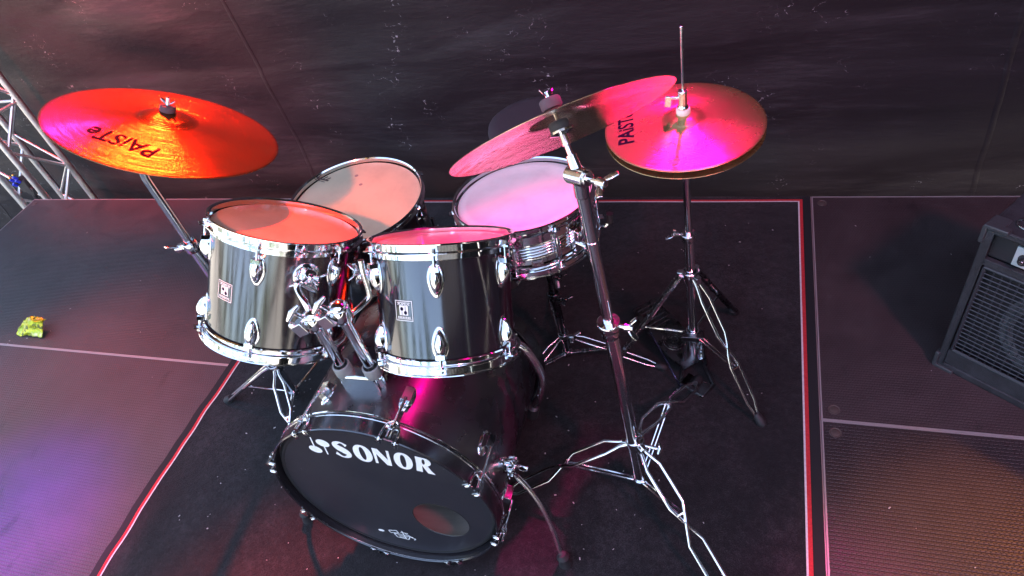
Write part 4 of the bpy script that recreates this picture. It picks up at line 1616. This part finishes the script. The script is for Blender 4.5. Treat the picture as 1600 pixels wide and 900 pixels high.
for k in range(7):
    x = .098 + k * .054
    MB().lathe([(0, .016), (.0085, .016), (.0105, .013), (.012, .0), (.014, 0)], 20, Matrix.Translation((x, .0148, .430)) @ Matrix.Rotation(PI / 2, 4, 'X')).build('knob', 'black_plastic', cpn)
    MB().lathe([(0, .0172), (.004, .0172), (.005, .0160)], 14, Matrix.Translation((x, .0148, .430)) @ Matrix.Rotation(PI / 2, 4, 'X')).build('knob_cap', 'worn_chrome', cpn)
# grille
p = MB()
gx0, gx1, gz0, gz1 = .032, Wd - .032, .078, .372
n = 26
for i in range(n + 1):
    x = gx0 + (gx1 - gx0) * i / n
    p.cyl((x, .0066, gz0), (x, .006, gz1), .0019, 6)
n2 = 21
for j in range(n2 + 1):
    zz = gz0 + (gz1 - gz0) * j / n2
    p.cyl((gx0, .0036, zz), (gx1, .0036, zz), .0016, 6)
fr_p = [(gx0 - .004, .004, gz0 - .004), (gx1 + .004, .004, gz0 - .004), (gx1 + .004, .004, gz1 + .004), (gx0 - .004, .004, gz1 + .004)]
for i in range(4):
    p.cyl(fr_p[i], fr_p[(i + 1) % 4], .0042, 8)
p.build('grille', 'wire', am)
p = MB()
mm = Matrix.Translation((.245, .033, .222)) @ Matrix.Rotation(PI / 2, 4, 'X')
p.lathe([(.0, -.030), (.030, -.026), (.040, -.040), (.045, -.034), (.110, -.004), (.118, .004), (.124, .006), (.130, .001), (.134, .003), (.142, .003), (.146, .0), (.146, -.004)], 64, mm)
so = p.build('speaker_cone', 'cone', am)
p = MB()
for k in range(8):
    a = 2 * PI * k / 8
    p.lathe([(0, .0055), (.004, .005), (.005, .003)], 10, mm @ Matrix.Translation((.138 * math.cos(a), .138 * math.sin(a), 0)))
p.build('speaker_screw', 'worn_chrome', so)
for (cx, cz, sx_, sz_) in ((0, Ht, 1, -1), (0, 0, 1, 1), (Wd, Ht, -1, -1), (Wd, 0, -1, 1)):
    p = MB()
    p.box((cx + sx_ * .024, .004, cz), (.056, .022, .012))
    p.box((cx, .004, cz + sz_ * .024), (.012, .022, .050))
    p.box((cx + sx_ * .016, .03, cz - sz_ * .0005), (.040, .045, .006))
    p.build('corner_protector', simple('moulded corner plastic', (.05, .055, .058), .33), am, bevel=.005, seg=3)
p = MB()
p.tube([V((.075 + .030 * math.cos(a), .055 + .022 * math.sin(a), Ht + .0035)) for a in [2 * PI * i / 36 for i in range(37)]], .0024, 8, cap=False)
p.build('metal_ring', 'worn_chrome', am)

# ------------------------------------------------------------------ truss tower
tt = thing('truss_tower', 'aluminium truss tower standing behind the left rear corner of the stage', 'truss', (-4.05, 2.5, -1))
TC = {'A': (-3.86, 2.565), 'B': (-4.105, 2.565), 'C': (-3.93, 2.365), 'D': (-4.165, 2.365)}
def tl_(x, y, z):
    return V((x + 4.05, y - 2.5, z + 1))
for k_, (x, y) in TC.items():
    MB().cyl(tl_(x, y, -1), tl_(x, y, 3.2), .019, 16).build('chord', 'alu', tt)
def brace(a, b, z0, st, n):
    (xa, ya), (xb, yb) = TC[a], TC[b]
    for i in range(n):
        z = z0 + st * i
        p_, q_ = ((xa, ya), (xb, yb)) if i % 2 == 0 else ((xb, yb), (xa, ya))
        MB().cyl(tl_(*p_, z), tl_(*q_, z + st), .0085, 10).build('brace', 'alu', tt)
brace('A', 'B', -.85, .22, 9)
brace('C', 'D', -.95, .22, 9)
brace('A', 'C', -.95, .24, 8)
brace('B', 'D', -.80, .24, 8)
for z in (-.27, .45):
    for a, b in (('A', 'B'), ('C', 'D'), ('A', 'C'), ('B', 'D')):
        MB().cyl(tl_(*TC[a], z), tl_(*TC[b], z), .0095, 10).build('crossbar', 'alu', tt)
cc = thing('cable_plug', 'black cable plug cluster with blue tips clipped to the truss', 'cable plug', (-3.99, 2.36, .035))
p = MB()
p.box((0, 0, 0), (.075, .05, .085))
p.box((.02, 0, -.035), (.05, .045, .06), rot=Matrix.Rotation(.5, 3, 'Y'))
p.tube(spline([(.0, 0, -.04), (-.01, .0, -.12), (.02, .01, -.2), (.0, .02, -.3)], 5), .012, 10)
p.build('housing', 'black_plastic', cc, bevel=.006)
for k, (x, y, z) in enumerate(((-.04, -.02, .045), (.0, -.02, .062), (-.03, -.03, .02), (.015, -.03, .045))):
    p = MB().cyl((x, y, z - .01), (x - .004, y - .012, z + .012), .009, 12)
    p.build('plug_tip', 'blue' if k != 1 else 'blue', cc)
for k, (x, y, z) in enumerate(((-.045, -.028, .062), (.003, -.03, .084))):
    MB().ball((x, y, z), (.007, .007, .007)).build('pin', 'yellow_brass', cc)

# ------------------------------------------------------------------ wrapper on the deck
wr = MB()
rn = random.Random(5)
NX, NY = 26, 18
wc = V((-2.955, 1.335, .001))
def wsurf(i, j):
    u, v_ = i / NX, j / NY
    x = (u - .5) * .165
    top = .022 + .048 * (1 - abs(u - .62) / .62) ** .8 if abs(u - .62) < .62 else .02
    y = (v_ - .5) * .060
    z = .004 + top * math.sin(min(1, v_ * 1.15) * PI * .55) ** 1.3
    q = V((x * 30, y * 60, v_ * 3))
    z += .012 * abs(noise.noise(q * 1.2)) * (0.3 + v_)
    y += .014 * noise.noise(q + V((4, 4, 4)))
    x += .012 * noise.noise(q * .8 + V((9, 1, 4))) * v_ - .025 * v_ * (u - .75)
    return V((x, y, max(.001, z)))
for j in range(NY + 1):
    for i in range(NX + 1):
        wr.v.append(wsurf(i, j))
for j in range(NY):
    for i in range(NX):
        a = j * (NX + 1) + i
        wr.f.append((a, a + 1, a + NX + 2, a + NX + 1))
wo = wr.build('sweet_wrapper', 'wrapper', smooth=25)
so_ = wo.modifiers.new('thick', 'SOLIDIFY')
so_.thickness = .0012
wo.location = wc
tag(wo, 'crumpled yellow and green sweet wrapper lying on the left deck', 'wrapper')
